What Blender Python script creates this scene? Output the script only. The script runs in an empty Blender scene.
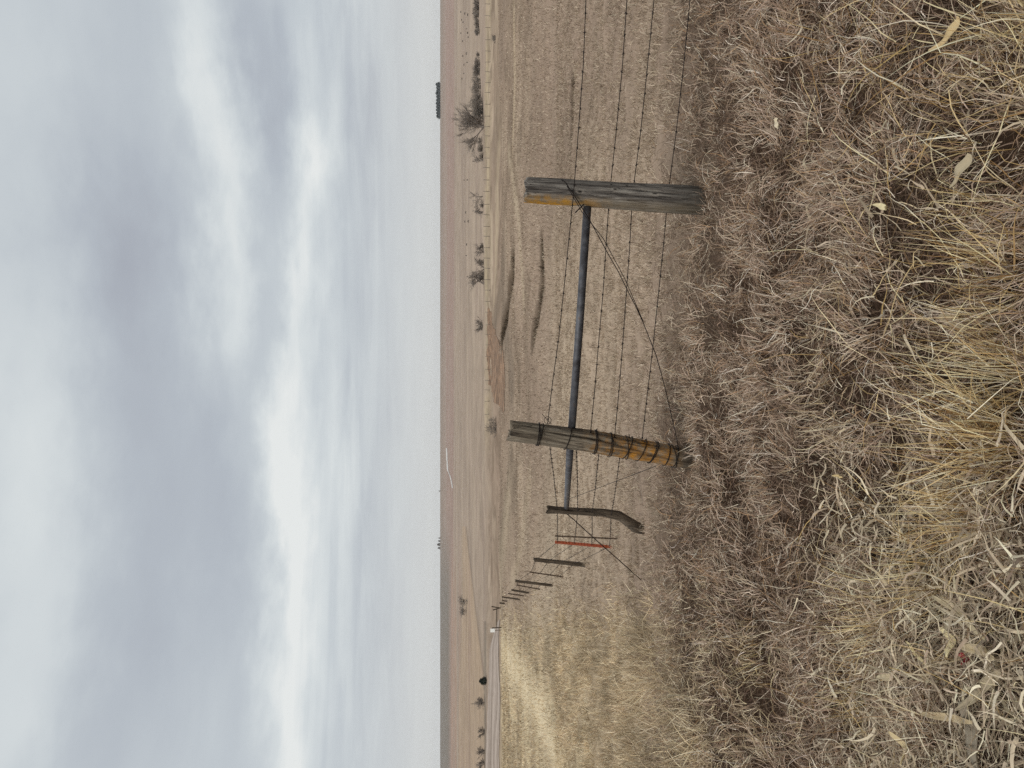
import bpy, bmesh, math, random
import numpy as np
from mathutils import Vector, Matrix

random.seed(7)
RNG = np.random.default_rng(11)
S = bpy.context.scene
COL = S.collection

# ------------------------------------------------------------------ camera
EYE = 1.95
FPX = 750.0
PITCH = math.atan(72 / FPX)
CP, SP = math.cos(PITCH), math.sin(PITCH)
cam_d = bpy.data.cameras.new('camera')
cam_d.sensor_fit = 'HORIZONTAL'
cam_d.sensor_width = 36.0
cam_d.lens = FPX / 1024 * 36.0
cam_d.clip_start = 0.05
cam_d.clip_end = 20000
cam = bpy.data.objects.new('camera', cam_d)
COL.objects.link(cam)
fwd = Vector((0, CP, -SP)); down = Vector((0, -SP, -CP)); right = Vector((1, 0, 0))
# the photograph was taken with the phone held on its side: picture-left is up
R3 = Matrix((down, right, -fwd)).transposed()
cam.matrix_world = Matrix.Translation((0, 0, EYE)) @ R3.to_4x4()
S.camera = cam

# ------------------------------------------------------------------ colour management
S.view_settings.view_transform = 'Standard'
S.view_settings.look = 'None'
S.view_settings.gamma = 1.0
S.view_settings.exposure = 0.0
S.view_settings.use_curve_mapping = False
S.cycles.use_denoising = False
S.cycles.max_bounces = 5
S.cycles.sample_clamp_indirect = 1.5
S.cycles.diffuse_bounces = 3
S.cycles.transparent_max_bounces = 4


def lin(r, g=None, b=None):
    if g is None:
        r, g, b = r
    f = lambda c: (c / 255 / 12.92) if c / 255 <= 0.04045 else ((c / 255 + 0.055) / 1.055) ** 2.4
    return (f(r), f(g), f(b))


def lin4(*c):
    return (*lin(*c), 1.0)


# ------------------------------------------------------------------ node helper
class NT:
    def __init__(self, tree):
        self.t = tree
        tree.nodes.clear()

    def n(self, typ, **kw):
        nd = self.t.nodes.new(typ)
        for k, v in kw.items():
            if k.startswith('i_'):
                nd.inputs[k[2:].replace('_', ' ')].default_value = v
            else:
                setattr(nd, k, v)
        return nd

    def l(self, a, b):
        self.t.links.new(a, b)

    def m(self, op, a, b=None, c=None, clamp=False):
        nd = self.t.nodes.new('ShaderNodeMath')
        nd.operation = op
        nd.use_clamp = clamp
        for i, v in enumerate((a, b, c)):
            if v is None:
                continue
            if isinstance(v, (int, float)):
                nd.inputs[i].default_value = v
            else:
                self.l(v, nd.inputs[i])
        return nd.outputs[0]

    def mix(self, fac, a, b, blend='MIX'):
        nd = self.t.nodes.new('ShaderNodeMix')
        nd.data_type = 'RGBA'
        nd.blend_type = blend
        nd.clamp_factor = True
        for i, v in ((0, fac), (6, a), (7, b)):
            if isinstance(v, (int, float)):
                nd.inputs[i].default_value = v
            elif isinstance(v, (tuple, list)):
                nd.inputs[i].default_value = v if len(v) == 4 else (*v, 1)
            else:
                self.l(v, nd.inputs[i])
        return nd.outputs[2]

    def ramp(self, fac, stops):
        nd = self.t.nodes.new('ShaderNodeValToRGB')
        cr = nd.color_ramp
        while len(cr.elements) > 1:
            cr.elements.remove(cr.elements[-1])
        cr.elements[0].position = stops[0][0]
        cr.elements[0].color = stops[0][1]
        for p, c in stops[1:]:
            e = cr.elements.new(p)
            e.color = c
        self.l(fac, nd.inputs[0])
        return nd.outputs[0]

    def noise(self, vec, scale, detail=4, rough=0.55, dist=0.0):
        nd = self.t.nodes.new('ShaderNodeTexNoise')
        nd.inputs['Scale'].default_value = scale
        nd.inputs['Detail'].default_value = detail
        nd.inputs['Roughness'].default_value = rough
        nd.inputs['Distortion'].default_value = dist
        if vec is not None:
            self.l(vec, nd.inputs['Vector'])
        return nd


# ------------------------------------------------------------------ world: overcast sky
SUN_EL, SUN_AZ = math.radians(48), math.radians(215)      # azimuth clockwise from +Y (behind, to the left)
W = bpy.data.worlds.new('World')
S.world = W
W.use_nodes = True


def pix_to_ang(px, py):
    a = (384 - py) / FPX
    b = (px - 512) / FPX
    d = (fwd + right * a + down * b).normalized()
    return math.atan2(d.x, d.y), math.asin(d.z)


def build_world():
    N = NT(W.node_tree)
    out = N.n('ShaderNodeOutputWorld')
    bg = N.n('ShaderNodeBackground')
    bg.inputs['Strength'].default_value = 0.1
    N.l(bg.outputs[0], out.inputs[0])
    sky = N.n('ShaderNodeTexSky', sky_type='NISHITA', sun_disc=False)
    sky.sun_elevation = SUN_EL
    sky.sun_rotation = SUN_AZ
    tc = N.n('ShaderNodeTexCoord')
    sp = N.n('ShaderNodeSeparateXYZ')
    N.l(tc.outputs['Generated'], sp.inputs[0])
    x, y, z = sp.outputs
    al = N.m('ARCTAN2', x, y)
    el = N.m('ARCSINE', z)
    # cloud plane coordinates: flattens towards the horizon
    zz = N.m('ADD', N.m('MAXIMUM', z, 0.0), 0.10)
    cb = N.n('ShaderNodeCombineXYZ')
    N.l(N.m('DIVIDE', x, zz), cb.inputs[0])
    N.l(N.m('DIVIDE', y, zz), cb.inputs[1])
    nz = N.noise(cb.outputs[0], 0.9, 7, 0.52, 0.3)
    nz2 = N.noise(cb.outputs[0], 2.6, 6, 0.55, 0.5)
    # gentle warp of the angle coordinates
    ca = N.n('ShaderNodeCombineXYZ')
    N.l(al, ca.inputs[0]); N.l(N.m('MULTIPLY', el, 2.2), ca.inputs[1])
    wn = N.noise(ca.outputs[0], 5.0, 5, 0.55)
    ws = N.n('ShaderNodeSeparateColor')
    N.l(wn.outputs['Color'], ws.inputs[0])
    wn2 = N.noise(ca.outputs[0], 16.0, 4, 0.6)
    al2 = N.m('ADD', al, N.m('MULTIPLY', N.m('SUBTRACT', ws.outputs[0], 0.5), 0.34))
    wob = N.m('ADD', N.m('MULTIPLY', N.m('SUBTRACT', ws.outputs[1], 0.5), 0.115),
              N.m('MULTIPLY', N.m('SUBTRACT', wn2.outputs[0], 0.5), 0.035))
    # less warp near the horizon
    wob = N.m('MULTIPLY', wob, N.m('MINIMUM', N.m('MULTIPLY', N.m('MAXIMUM', el, 0.0), 5.0), 1.0))
    el2 = N.m('ADD', el, wob)
    feats = [  # px, py, sigma px, sigma py, amount
        (40, 470, 48, 110, .27), (10, 720, 40, 110, .22), (35, 60, 55, 110, .16), (20, 260, 30, 60, .06),
        (105, 170, 45, 130, -.20), (130, 280, 48, 70, -.28), (125, 600, 45, 170, -.18), (175, 480, 45, 90, -.18),
        (205, 90, 17, 90, .34), (228, 225, 20, 70, .26), (228, 310, 20, 60, .18),
        (262, 80, 22, 75, -.32), (266, 350, 15, 80, -.24), (240, 600, 34, 110, -.16),
        (305, 140, 12, 60, .34), (328, 190, 15, 50, .34), (300, 275, 13, 60, .30),
        (284, 440, 20, 100, .40), (290, 600, 20, 120, .36), (290, 740, 22, 70, .22), (330, 560, 24, 150, .14),
        (365, 110, 14, 60, -.18), (372, 600, 15, 130, -.12), (355, 300, 14, 90, -.08), (345, 480, 16, 80, .12),
    ]
    acc = 0.52
    for px, py, sx, sy, amp in feats:
        a0, e0 = pix_to_ang(px, py)
        a1, _ = pix_to_ang(px, py - sy)
        _, e1 = pix_to_ang(px - sx, py)
        sa, se = abs(a1 - a0), abs(e1 - e0)
        da = N.m('DIVIDE', N.m('SUBTRACT', al2, a0), sa)
        de = N.m('DIVIDE', N.m('SUBTRACT', el2, e0), se)
        q = N.m('ADD', N.m('MULTIPLY', da, da), N.m('MULTIPLY', de, de))
        g = N.m('MULTIPLY', N.m('EXPONENT', N.m('MULTIPLY', q, -0.5)), amp)
        acc = g if isinstance(acc, float) and False else N.m('ADD', acc, g)
    acc = N.m('ADD', acc, N.m('MULTIPLY', N.m('SUBTRACT', nz.outputs[0], 0.5), 0.34))
    acc = N.m('ADD', acc, N.m('MULTIPLY', N.m('SUBTRACT', nz2.outputs[0], 0.5), 0.20))
    cs = N.n('ShaderNodeCombineXYZ')
    N.l(N.m('MULTIPLY', al2, 2.6), cs.inputs[0]); N.l(N.m('MULTIPLY', el, 34.0), cs.inputs[1])
    ns = N.noise(cs.outputs[0], 1.0, 6, 0.58, 0.4)
    low = N.m('SUBTRACT', 1.0, N.m('DIVIDE', N.m('ABSOLUTE', N.m('SUBTRACT', el, 0.10)), 0.13), clamp=True)
    acc = N.m('ADD', acc, N.m('MULTIPLY', N.m('MULTIPLY', N.m('SUBTRACT', ns.outputs[0], 0.5), 1.1), low))
    cl = N.ramp(acc, [(0.0, lin4(164, 169, 179)), (0.3, lin4(180, 187, 195)), (0.55, lin4(196, 203, 208)),
                      (0.8, lin4(213, 219, 221)), (1.0, lin4(230, 233, 232))])
    hz = N.m('SUBTRACT', 1.0, N.m('DIVIDE', N.m('MAXIMUM', el, 0.0), 0.17), clamp=True)
    hz = N.m('MULTIPLY', N.m('MULTIPLY', hz, hz), 0.9)
    cl = N.mix(hz, cl, lin4(213, 213, 210))
    # brighter overhead, as overcast skies are
    up = N.m('MULTIPLY', N.m('SUBTRACT', el, 0.52), 1.6, clamp=True)
    gain = N.m('ADD', 10.0, N.m('MULTIPLY', up, 9.0))
    vm = N.n('ShaderNodeVectorMath', operation='SCALE')
    N.l(cl, vm.inputs[0]); N.l(gain, vm.inputs['Scale'])
    fin = N.mix(0.985, sky.outputs[0], vm.outputs[0])
    N.l(fin, bg.inputs['Color'])


build_world()
sd = bpy.data.lights.new('sun', 'SUN')
sd.energy = 1.3
sd.angle = math.radians(25)
sd.color = (1.0, 0.96, 0.9)
so = bpy.data.objects.new('sun', sd)
COL.objects.link(so)
sdir = Vector((math.sin(SUN_AZ) * math.cos(SUN_EL), math.cos(SUN_AZ) * math.cos(SUN_EL), math.sin(SUN_EL)))
so.rotation_euler = sdir.to_track_quat('Z', 'Y').to_euler()
so.location = (0, -20, 40)


# ------------------------------------------------------------------ numpy noise
def vnoise(x, y, seed=0):
    x = np.asarray(x, float); y = np.asarray(y, float)
    xi = np.floor(x).astype(np.int64); yi = np.floor(y).astype(np.int64)
    fx = x - xi; fy = y - yi
    fx = fx * fx * fx * (fx * (fx * 6 - 15) + 10); fy = fy * fy * fy * (fy * (fy * 6 - 15) + 10)

    def h(i, j):
        n = (i * 374761393 + j * 668265263 + seed * 974634777) & 0xFFFFFFFF
        n = ((n ^ (n >> 13)) * 1274126177) & 0xFFFFFFFF
        n = (n ^ (n >> 16)) & 0xFFFF
        return n / 65535.0
    a = h(xi, yi); b = h(xi + 1, yi); c = h(xi, yi + 1); d = h(xi + 1, yi + 1)
    return (a * (1 - fx) + b * fx) * (1 - fy) + (c * (1 - fx) + d * fx) * fy


def fbm(x, y, oct=4, seed=0, gain=0.5):
    s = 0; a = 1; t = 0
    for o in range(oct):
        s = s + a * vnoise(x * 2 ** o + 17.3 * o, y * 2 ** o - 9.1 * o, seed + o)
        t += a
        a *= gain
    return s / t


def sstep(a, b, x):
    t = np.clip((np.asarray(x, float) - a) / (b - a), 0, 1)
    return t * t * (3 - 2 * t)


# ------------------------------------------------------------------ terrain
KY = np.array([-60, 1.2, 2.2, 3.2, 4.5, 5.6, 7.0, 8.9, 13.3, 18, 24, 30, 45, 65, 100, 160, 240, 330, 450, 900, 1500, 2200, 3000, 3600, 5000, 12000.])
KZ = np.array([.36, .35, .32, .25, .10, 0.0, -.18, -.5, -1.12, -1.5, -2.0, -2.32, -3.2, -4.3, -5.85, -9.1, -12.9, -16.5, -20.1, -26.9, -26.5, -21.5, -10.2, 0.9, -8, -60.])


def pchip_slopes(x, y):
    h = np.diff(x); d = np.diff(y) / h
    m = np.zeros_like(y)
    for i in range(1, len(y) - 1):
        if d[i - 1] * d[i] > 0:
            w1 = 2 * h[i] + h[i - 1]; w2 = h[i] + 2 * h[i - 1]
            m[i] = (w1 + w2) / (w1 / d[i - 1] + w2 / d[i])
    m[0] = d[0]; m[-1] = d[-1]
    return m


KM = pchip_slopes(KY, KZ)


def profile(y):
    y = np.clip(y, KY[0], KY[-1])
    i = np.clip(np.searchsorted(KY, y) - 1, 0, len(KY) - 2)
    h = KY[i + 1] - KY[i]; t = (y - KY[i]) / h
    return (KZ[i] * (1 + 2 * t) * (1 - t) ** 2 + KM[i] * h * t * (1 - t) ** 2
            + KZ[i + 1] * t * t * (3 - 2 * t) + KM[i + 1] * h * t * t * (t - 1))


def seg_dist(x, y, pts):
    best = np.full(np.shape(x), 1e9)
    for (x0, y0), (x1, y1) in zip(pts[:-1], pts[1:]):
        dx, dy = x1 - x0, y1 - y0
        t = np.clip(((x - x0) * dx + (y - y0) * dy) / (dx * dx + dy * dy), 0, 1)
        best = np.minimum(best, np.hypot(x - x0 - t * dx, y - y0 - t * dy))
    return best


SEAT = []           # (x, y, dz, radius): hollows and mounds round the post feet
GULLY = []          # filled once the smooth terrain can be hit by rays: (points, width, depth)


def terrain(x, y):
    x = np.asarray(x, float); y = np.asarray(y, float)
    z = profile(y)
    r = np.hypot(x, y)
    # rolling ground, growing with distance
    amp = np.clip(r * 0.0035 * (1 + 1.3 * sstep(28, 60, r)), 0, 1.5) * sstep(8, 30, r)
    z = z + amp * (fbm(x / 30, y / 22, 3, 5) - 0.5) * 2.6 * (1 - 0.6 * sstep(250, 500, r))
    z = z + np.clip(r * 0.0006, 0, 6) * (fbm(x / 420, y / 500, 3, 9) - 0.5) * 3.0 * sstep(150, 500, r) * (1 - sstep(2200, 3000, y))
    # tufty hummocks near the camera
    near = 1 - sstep(16, 40, r)
    z = z + near * ((fbm(x / 0.55, y / 0.55, 3, 21) - 0.5) * 0.11 + (fbm(x / 2.3, y / 2.3, 2, 31) - 0.5) * 0.14) * sstep(1.0, 2.5, r)
    # road bank on the left
    a = x / np.maximum(y, 1.0)
    m = (1 - sstep(-0.36, -0.30, a)) * (y > 20)
    zr = np.interp(y, [88, 95, 112, 122], [0, 0.06, 1.55, 0.0], left=0, right=0)
    z = z + m * zr
    for sx, sy, sz, sr in SEAT:
        z = z + sz * np.exp(-((x - sx) ** 2 + (y - sy) ** 2) / (sr * sr))
    for pts, w, dep in GULLY:
        d = seg_dist(x, y, pts)
        z = z - dep * (1 - sstep(w * 0.35, w, d))
    return z


def T(x, y):
    return float(terrain(np.array([x]), np.array([y]))[0])


def ray(px, py):
    return fwd + right * ((384 - py) / FPX) + down * ((px - 512) / FPX)


def at_depth(px, py, dist):
    """world point seen at (px,py) whose horizontal forward distance is dist"""
    d = ray(px, py)
    return Vector((0, 0, EYE)) + d * (dist / d.y)


def hit(px, py, far=4000.0):
    d = ray(px, py)
    ys = np.geomspace(1.0, far, 6000)
    xs = ys * d.x / d.y; zs = EYE + ys * d.z / d.y
    g = terrain(xs, ys)
    k = np.nonzero(zs <= g)[0]
    if len(k) == 0:
        i = len(ys) - 1
    else:
        i = k[0]
    return Vector((xs[i], ys[i], float(g[i])))


def hp(px, py):
    p = hit(px, py)
    return (p.x, p.y)


GULLY = [
    ([hp(541, 246), hp(542, 262), hp(543, 280), hp(540, 297), hp(538, 312), hp(535, 325), hp(532, 340)], 0.75, 0.16),
    ([hp(514, 262), hp(510, 285), hp(508, 305), hp(505, 322), hp(501, 335), hp(502, 342)], 1.6, 0.4),
    ([hp(573, 84), hp(573, 105), hp(572, 122), hp(571, 146)], 0.4, 0.1),
]
STREAKS = [([hp(*q) for q in pts], w, c, k) for pts, w, c, k in (
    ([(508, 150), (513, 180), (517, 205), (520, 238), (524, 300)], .9, (180, 163, 138), .5),
    ([(511, 150), (516, 180), (520, 205), (523, 238)], .7, (122, 105, 88), .6),
    ([(504, 262), (501, 290), (497, 312), (493, 330)], 3.5, (118, 104, 90), .7),
    ([(508, 300), (506, 325), (508, 345), (512, 380)], 3.0, (124, 110, 96), .7),
    ([(517, 340), (518, 365), (520, 395)], 1.0, (120, 104, 88), .6),
    ([(526, 300), (527, 340), (526, 380), (530, 420)], 1.2, (134, 117, 100), .6),
    ([(512, 448), (507, 490), (502, 530), (499, 550)], 1.6, (122, 107, 92), .7),
    ([(522, 440), (515, 480), (508, 520)], 1.2, (128, 112, 96), .5),
    ([(508, 500), (504, 540), (500, 580)], 3.4, (172, 156, 132), .5),
    ([(500, 60), (504, 20), (505, -20)], 3.0, (134, 117, 102), .6),
    ([(514, 20), (515, 80), (513, 140)], 1.6, (184, 165, 138), .6),
    ([(530, 10), (534, 60), (532, 120)], 1.0, (138, 121, 105), .5),
    ([(499, 150), (497, 230), (494, 300)], 3.0, (178, 160, 134), .5),
    ([(552, 10), (556, 60), (553, 110), (556, 150)], .5, (138, 121, 105), .5),
    ([(530, 480), (522, 540), (512, 580)], .9, (176, 158, 134), .5),
)]
PALE = [hp(498, 645), hp(508, 660), hp(528, 690), hp(546, 725), hp(562, 775)]
Y1, Y2, Y3 = 5.5, 5.95, 8.9
FEET = [at_depth(706, 201, Y1), at_depth(699, 461, Y2), at_depth(644, 530, Y3)]
SEAT = [(p.x, p.y, p.z - T(p.x, p.y), r) for p, r in zip(FEET, (.5, .45, .6))]
print('SEAT', [tuple(round(q, 2) for q in a) for a in SEAT])


# ------------------------------------------------------------------ basic object helpers
def link(name, me, mats=(), parent=None):
    o = bpy.data.objects.new(name, me)
    COL.objects.link(o)
    for m_ in (mats if isinstance(mats, (list, tuple)) else [mats]):
        me.materials.append(m_)
    if parent is not None:
        o.parent = parent
    return o


def tag(o, label=None, cat=None, group=None, kind=None):
    if label: o['label'] = label
    if cat: o['category'] = cat
    if group: o['group'] = group
    if kind: o['kind'] = kind
    return o


def empty(name, loc, label, cat, group=None):
    o = bpy.data.objects.new(name, None)
    o.empty_display_size = 0.2
    COL.objects.link(o)
    o.location = loc
    return tag(o, label, cat, group)


def np_mesh(name, V, F, cols=None, smooth=False):
    """V (n,3); F list of index arrays (m,k)"""
    me = bpy.data.meshes.new(name)
    V = np.ascontiguousarray(V, np.float32)
    me.vertices.add(len(V))
    me.vertices.foreach_set('co', V.ravel())
    loops = np.concatenate([f.ravel() for f in F]).astype(np.int32)
    tot = np.concatenate([np.full(len(f), f.shape[1], np.int32) for f in F])
    me.loops.add(len(loops)); me.polygons.add(len(tot))
    me.loops.foreach_set('vertex_index', loops)
    start = np.concatenate([[0], np.cumsum(tot)[:-1]]).astype(np.int32)
    me.polygons.foreach_set('loop_start', start)
    me.polygons.foreach_set('loop_total', tot)
    if smooth:
        me.polygons.foreach_set('use_smooth', np.ones(len(tot), bool))
    if cols is not None:
        at = me.color_attributes.new('tint', 'FLOAT_COLOR', 'POINT')
        c = np.ones((len(V), 4), np.float32)
        c[:, :3] = cols
        at.data.foreach_set('color', c.ravel())
    me.update(calc_edges=True)
    me.validate()
    return me


class MB:
    """collects tubes, boxes and quads into one mesh"""
    def __init__(self):
        self.v = []; self.f = []

    def tube(self, pts, rad, sides=6, caps=True):
        pts = [Vector(p) for p in pts]
        if not isinstance(rad, (list, tuple)):
            rad = [rad] * len(pts)
        base = len(self.v)
        ref = None
        for i, p in enumerate(pts):
            t = (pts[min(i + 1, len(pts) - 1)] - pts[max(i - 1, 0)]).normalized()
            if ref is None:
                ref = t.orthogonal().normalized()
            ref = (ref - t * ref.dot(t))
            ref = ref.normalized() if ref.length > 1e-6 else t.orthogonal().normalized()
            b = t.cross(ref)
            for k in range(sides):
                an = 2 * math.pi * k / sides
                self.v.append(p + (ref * math.cos(an) + b * math.sin(an)) * rad[i])
        for i in range(len(pts) - 1):
            for k in range(sides):
                a = base + i * sides + k; b_ = base + i * sides + (k + 1) % sides
                self.f.append((a, b_, b_ + sides, a + sides))
        if caps:
            self.f.append(tuple(base + k for k in reversed(range(sides))))
            e = base + (len(pts) - 1) * sides
            self.f.append(tuple(e + k for k in range(sides)))
        return self

    def box(self, c, s, rot=None):
        c = Vector(c); b = len(self.v)
        for dx in (-.5, .5):
            for dy in (-.5, .5):
                for dz in (-.5, .5):
                    q = Vector((dx * s[0], dy * s[1], dz * s[2]))
                    if rot is not None: q = rot @ q
                    self.v.append(c + q)
        for f in ((0, 1, 3, 2), (4, 6, 7, 5), (0, 4, 5, 1), (2, 3, 7, 6), (0, 2, 6, 4), (1, 5, 7, 3)):
            self.f.append(tuple(b + i for i in f))
        return self

    def mesh(self, name, smooth=True):
        me = bpy.data.meshes.new(name)
        me.from_pydata([tuple(p) for p in self.v], [], self.f)
        if smooth:
            me.polygons.foreach_set('use_smooth', np.ones(len(me.polygons), bool))
        me.update()
        return me

    def build(self, name, mat, parent=None, smooth=True):
        return link(name, self.mesh(name, smooth), mat, parent)


# ------------------------------------------------------------------ materials
def mat(name, fn):
    m = bpy.data.materials.new(name)
    m.use_nodes = True
    N = NT(m.node_tree)
    out = N.n('ShaderNodeOutputMaterial')
    fn(N, out)
    return m


def principled(N, out, col, rough=0.9, metal=0.0, spec=0.2, normal=None):
    b = N.n('ShaderNodeBsdfPrincipled')
    b.inputs['Roughness'].default_value = rough if isinstance(rough, (int, float)) else 0.8
    b.inputs['Metallic'].default_value = metal
    b.inputs['Specular IOR Level'].default_value = spec
    if isinstance(col, (tuple, list)):
        b.inputs['Base Color'].default_value = col
    else:
        N.l(col, b.inputs['Base Color'])
    if normal is not None:
        N.l(normal, b.inputs['Normal'])
    N.l(b.outputs[0], out.inputs[0])
    return b


def m_ground(N, out):
    at = N.n('ShaderNodeAttribute', attribute_name='tint')
    g = N.n('ShaderNodeNewGeometry')
    n1 = N.noise(g.outputs['Position'], 9.0, 5, 0.65)
    n2 = N.noise(g.outputs['Position'], 0.9, 5, 0.6)
    n3 = N.noise(g.outputs['Position'], 0.11, 7, 0.68)
    n4 = N.noise(g.outputs['Position'], 0.02, 8, 0.7)
    s = N.m('ADD', N.m('MULTIPLY', n1.outputs[0], 0.55), N.m('MULTIPLY', n2.outputs[0], 0.5))
    s = N.m('ADD', s, N.m('MULTIPLY', n3.outputs[0], 0.5))
    s = N.m('ADD', s, N.m('MULTIPLY', N.m('SUBTRACT', n4.outputs[0], 0.5), 0.75))
    k = N.m('MAXIMUM', N.m('ADD', N.m('MULTIPLY', N.m('SUBTRACT', s, 0.775), 1.25), 1.0), 0.45)
    vm = N.n('ShaderNodeVectorMath', operation='SCALE')
    N.l(at.outputs['Color'], vm.inputs[0]); N.l(k, vm.inputs['Scale'])
    d = N.n('ShaderNodeBsdfDiffuse')
    d.inputs['Roughness'].default_value = 0.6
    N.l(vm.outputs[0], d.inputs['Color'])
    N.l(d.outputs[0], out.inputs[0])


def m_tint(N, out):
    at = N.n('ShaderNodeAttribute', attribute_name='tint')
    d = N.n('ShaderNodeBsdfDiffuse')
    N.l(at.outputs['Color'], d.inputs['Color'])
    t = N.n('ShaderNodeBsdfTranslucent')
    N.l(at.outputs['Color'], t.inputs['Color'])
    mx = N.n('ShaderNodeMixShader')
    mx.inputs[0].default_value = 0.14
    N.l(d.outputs[0], mx.inputs[1]); N.l(t.outputs[0], mx.inputs[2])
    N.l(mx.outputs[0], out.inputs[0])


def wood_fn(kind):
    def fn(N, out):
        tc = N.n('ShaderNodeTexCoord')
        mp = N.n('ShaderNodeMapping')
        mp.inputs['Scale'].default_value = (1, 1, 0.055)
        N.l(tc.outputs['Object'], mp.inputs['Vector'])
        grain = N.noise(mp.outputs[0], 95, 6, 0.62, 0.4)
        streak = N.noise(mp.outputs[0], 26, 4, 0.55, 0.6)
        blot = N.noise(tc.outputs['Object'], 9, 4, 0.6)
        sp = N.n('ShaderNodeSeparateXYZ')
        N.l(tc.outputs['Object'], sp.inputs[0])
        if kind == 'grey':
            stops = [(0.34, lin4(40, 35, 32)), (0.46, lin4(90, 83, 77)), (0.56, lin4(124, 117, 109)), (0.7, lin4(174, 166, 154))]
        elif kind == 'corner':
            stops = [(0.34, lin4(46, 38, 31)), (0.46, lin4(98, 87, 74)), (0.58, lin4(136, 124, 107)), (0.72, lin4(180, 168, 150))]
        else:
            stops = [(0.25, lin4(36, 30, 25)), (0.5, lin4(78, 68, 57)), (0.75, lin4(124, 110, 94))]
        c = N.ramp(N.m('ADD', N.m('MULTIPLY', grain.outputs[0], 0.55), N.m('MULTIPLY', streak.outputs[0], 0.5)), stops)
        # dark weather checks running with the grain
        ck = N.noise(mp.outputs[0], 34, 3, 0.5, 0.8)
        crack = N.m('MULTIPLY', N.m('SUBTRACT', 0.018, N.m('ABSOLUTE', N.m('SUBTRACT', ck.outputs[0], 0.5))), 70.0, clamp=True)
        crack = N.m('MULTIPLY', crack, N.m('MULTIPLY', N.m('SUBTRACT', blot.outputs[0], 0.34), 7.0, clamp=True))
        c = N.mix(N.m('MULTIPLY', crack, 0.92), c, lin4(20, 17, 16))
        if kind == 'grey':
            side = N.m('MULTIPLY', N.m('ADD', N.m('MULTIPLY', sp.outputs[0], -1.0), -0.035), 22.0, clamp=True)
            hi = N.m('MULTIPLY', N.m('SUBTRACT', sp.outputs[2], 0.72), 2.6, clamp=True)
            lich = N.m('MULTIPLY', N.m('MULTIPLY', side, hi), N.m('MULTIPLY', N.m('SUBTRACT', blot.outputs[0], 0.36), 5.0, clamp=True))
            tan = N.m('MULTIPLY', N.m('MULTIPLY', side, 0.55), N.m('MULTIPLY', blot.outputs[0], 1.2))
            c = N.mix(tan, c, lin4(150, 132, 104))
            c = N.mix(lich, c, N.mix(blot.outputs[0], lin4(150, 110, 50), lin4(196, 140, 40)))
            foot_dark = N.m('MULTIPLY', N.m('SUBTRACT', 0.40, sp.outputs[2]), 2.6, clamp=True)  # grey post gets darker towards its foot
            c = N.mix(N.m('MULTIPLY', foot_dark, 0.75), c, lin4(46, 42, 34))
        if kind == 'grey':
            for kx, ky, kz, kr in ((0.012, -0.10, 0.42, .017), (-0.015, -0.10, 0.98, .013), (0.02, -0.1, 0.72, .012)):
                dv = N.n('ShaderNodeVectorMath', operation='MULTIPLY_ADD')
                N.l(tc.outputs['Object'], dv.inputs[0])
                dv.inputs[1].default_value = (1, 1, .6)
                dv.inputs[2].default_value = (-kx, -ky, -kz * .6)
                ln_ = N.n('ShaderNodeVectorMath', operation='LENGTH')
                N.l(dv.outputs[0], ln_.inputs[0])
                d_ = N.m('ADD', ln_.outputs['Value'], N.m('MULTIPLY', N.m('SUBTRACT', grain.outputs[0], .5), .012))
                ring = N.m('MULTIPLY', N.m('SUBTRACT', kr * 1.9, d_), 90.0, clamp=True)
                core = N.m('MULTIPLY', N.m('SUBTRACT', kr, d_), 130.0, clamp=True)
                c = N.mix(N.m('MULTIPLY', ring, .5), c, lin4(160, 150, 138))
                c = N.mix(N.m('MULTIPLY', core, .9), c, lin4(30, 25, 22))
        if kind == 'corner':
            band = N.m('MULTIPLY', N.m('MULTIPLY', N.m('SUBTRACT', sp.outputs[2], 0.12), 6.0, clamp=True),
                       N.m('MULTIPLY', N.m('SUBTRACT', 1.02, sp.outputs[2]), 3.4, clamp=True))
            lich = N.m('MULTIPLY', band, N.m('MULTIPLY', N.m('SUBTRACT', N.noise(tc.outputs['Object'], 12, 6, 0.75).outputs[0], 0.41), 5.0, clamp=True))
            c = N.mix(N.m('MULTIPLY', lich, 0.9), c, N.mix(N.m('MULTIPLY', N.m('SUBTRACT', grain.outputs[0], 0.3), 2.4, clamp=True), lin4(92, 64, 34), lin4(214, 146, 46)))
            foot_dark = N.m('MULTIPLY', N.m('SUBTRACT', 0.26, sp.outputs[2]), 6.0, clamp=True)  # corner post gets darker towards its foot
            c = N.mix(N.m('MULTIPLY', foot_dark, 0.7), c, lin4(40, 33, 26))
        bp = N.n('ShaderNodeBump')
        bp.inputs['Strength'].default_value = 0.7
        bp.inputs['Distance'].default_value = 0.012
        N.l(grain.outputs[0], bp.inputs['Height'])
        principled(N, out, c, 0.9, 0, 0.15, bp.outputs[0])
    return fn


def pipe_fn(N, out):
    tc = N.n('ShaderNodeTexCoord')
    n = N.noise(tc.outputs['Object'], 14, 5, 0.6)
    c = N.ramp(n.outputs[0], [(0.3, lin4(56, 52, 52)), (0.5, lin4(84, 83, 86)), (0.62, lin4(98, 97, 99)), (0.72, lin4(96, 78, 66))])
    principled(N, out, c, 0.55, 0.35, 0.4)


def wire_fn(N, out):
    tc = N.n('ShaderNodeTexCoord')
    n = N.noise(tc.outputs['Object'], 6, 3, 0.6)
    c = N.ramp(n.outputs[0], [(0.35, lin4(30, 25, 23)), (0.65, lin4(56, 46, 41))])
    principled(N, out, c, 0.7, 0.4, 0.3)


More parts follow.
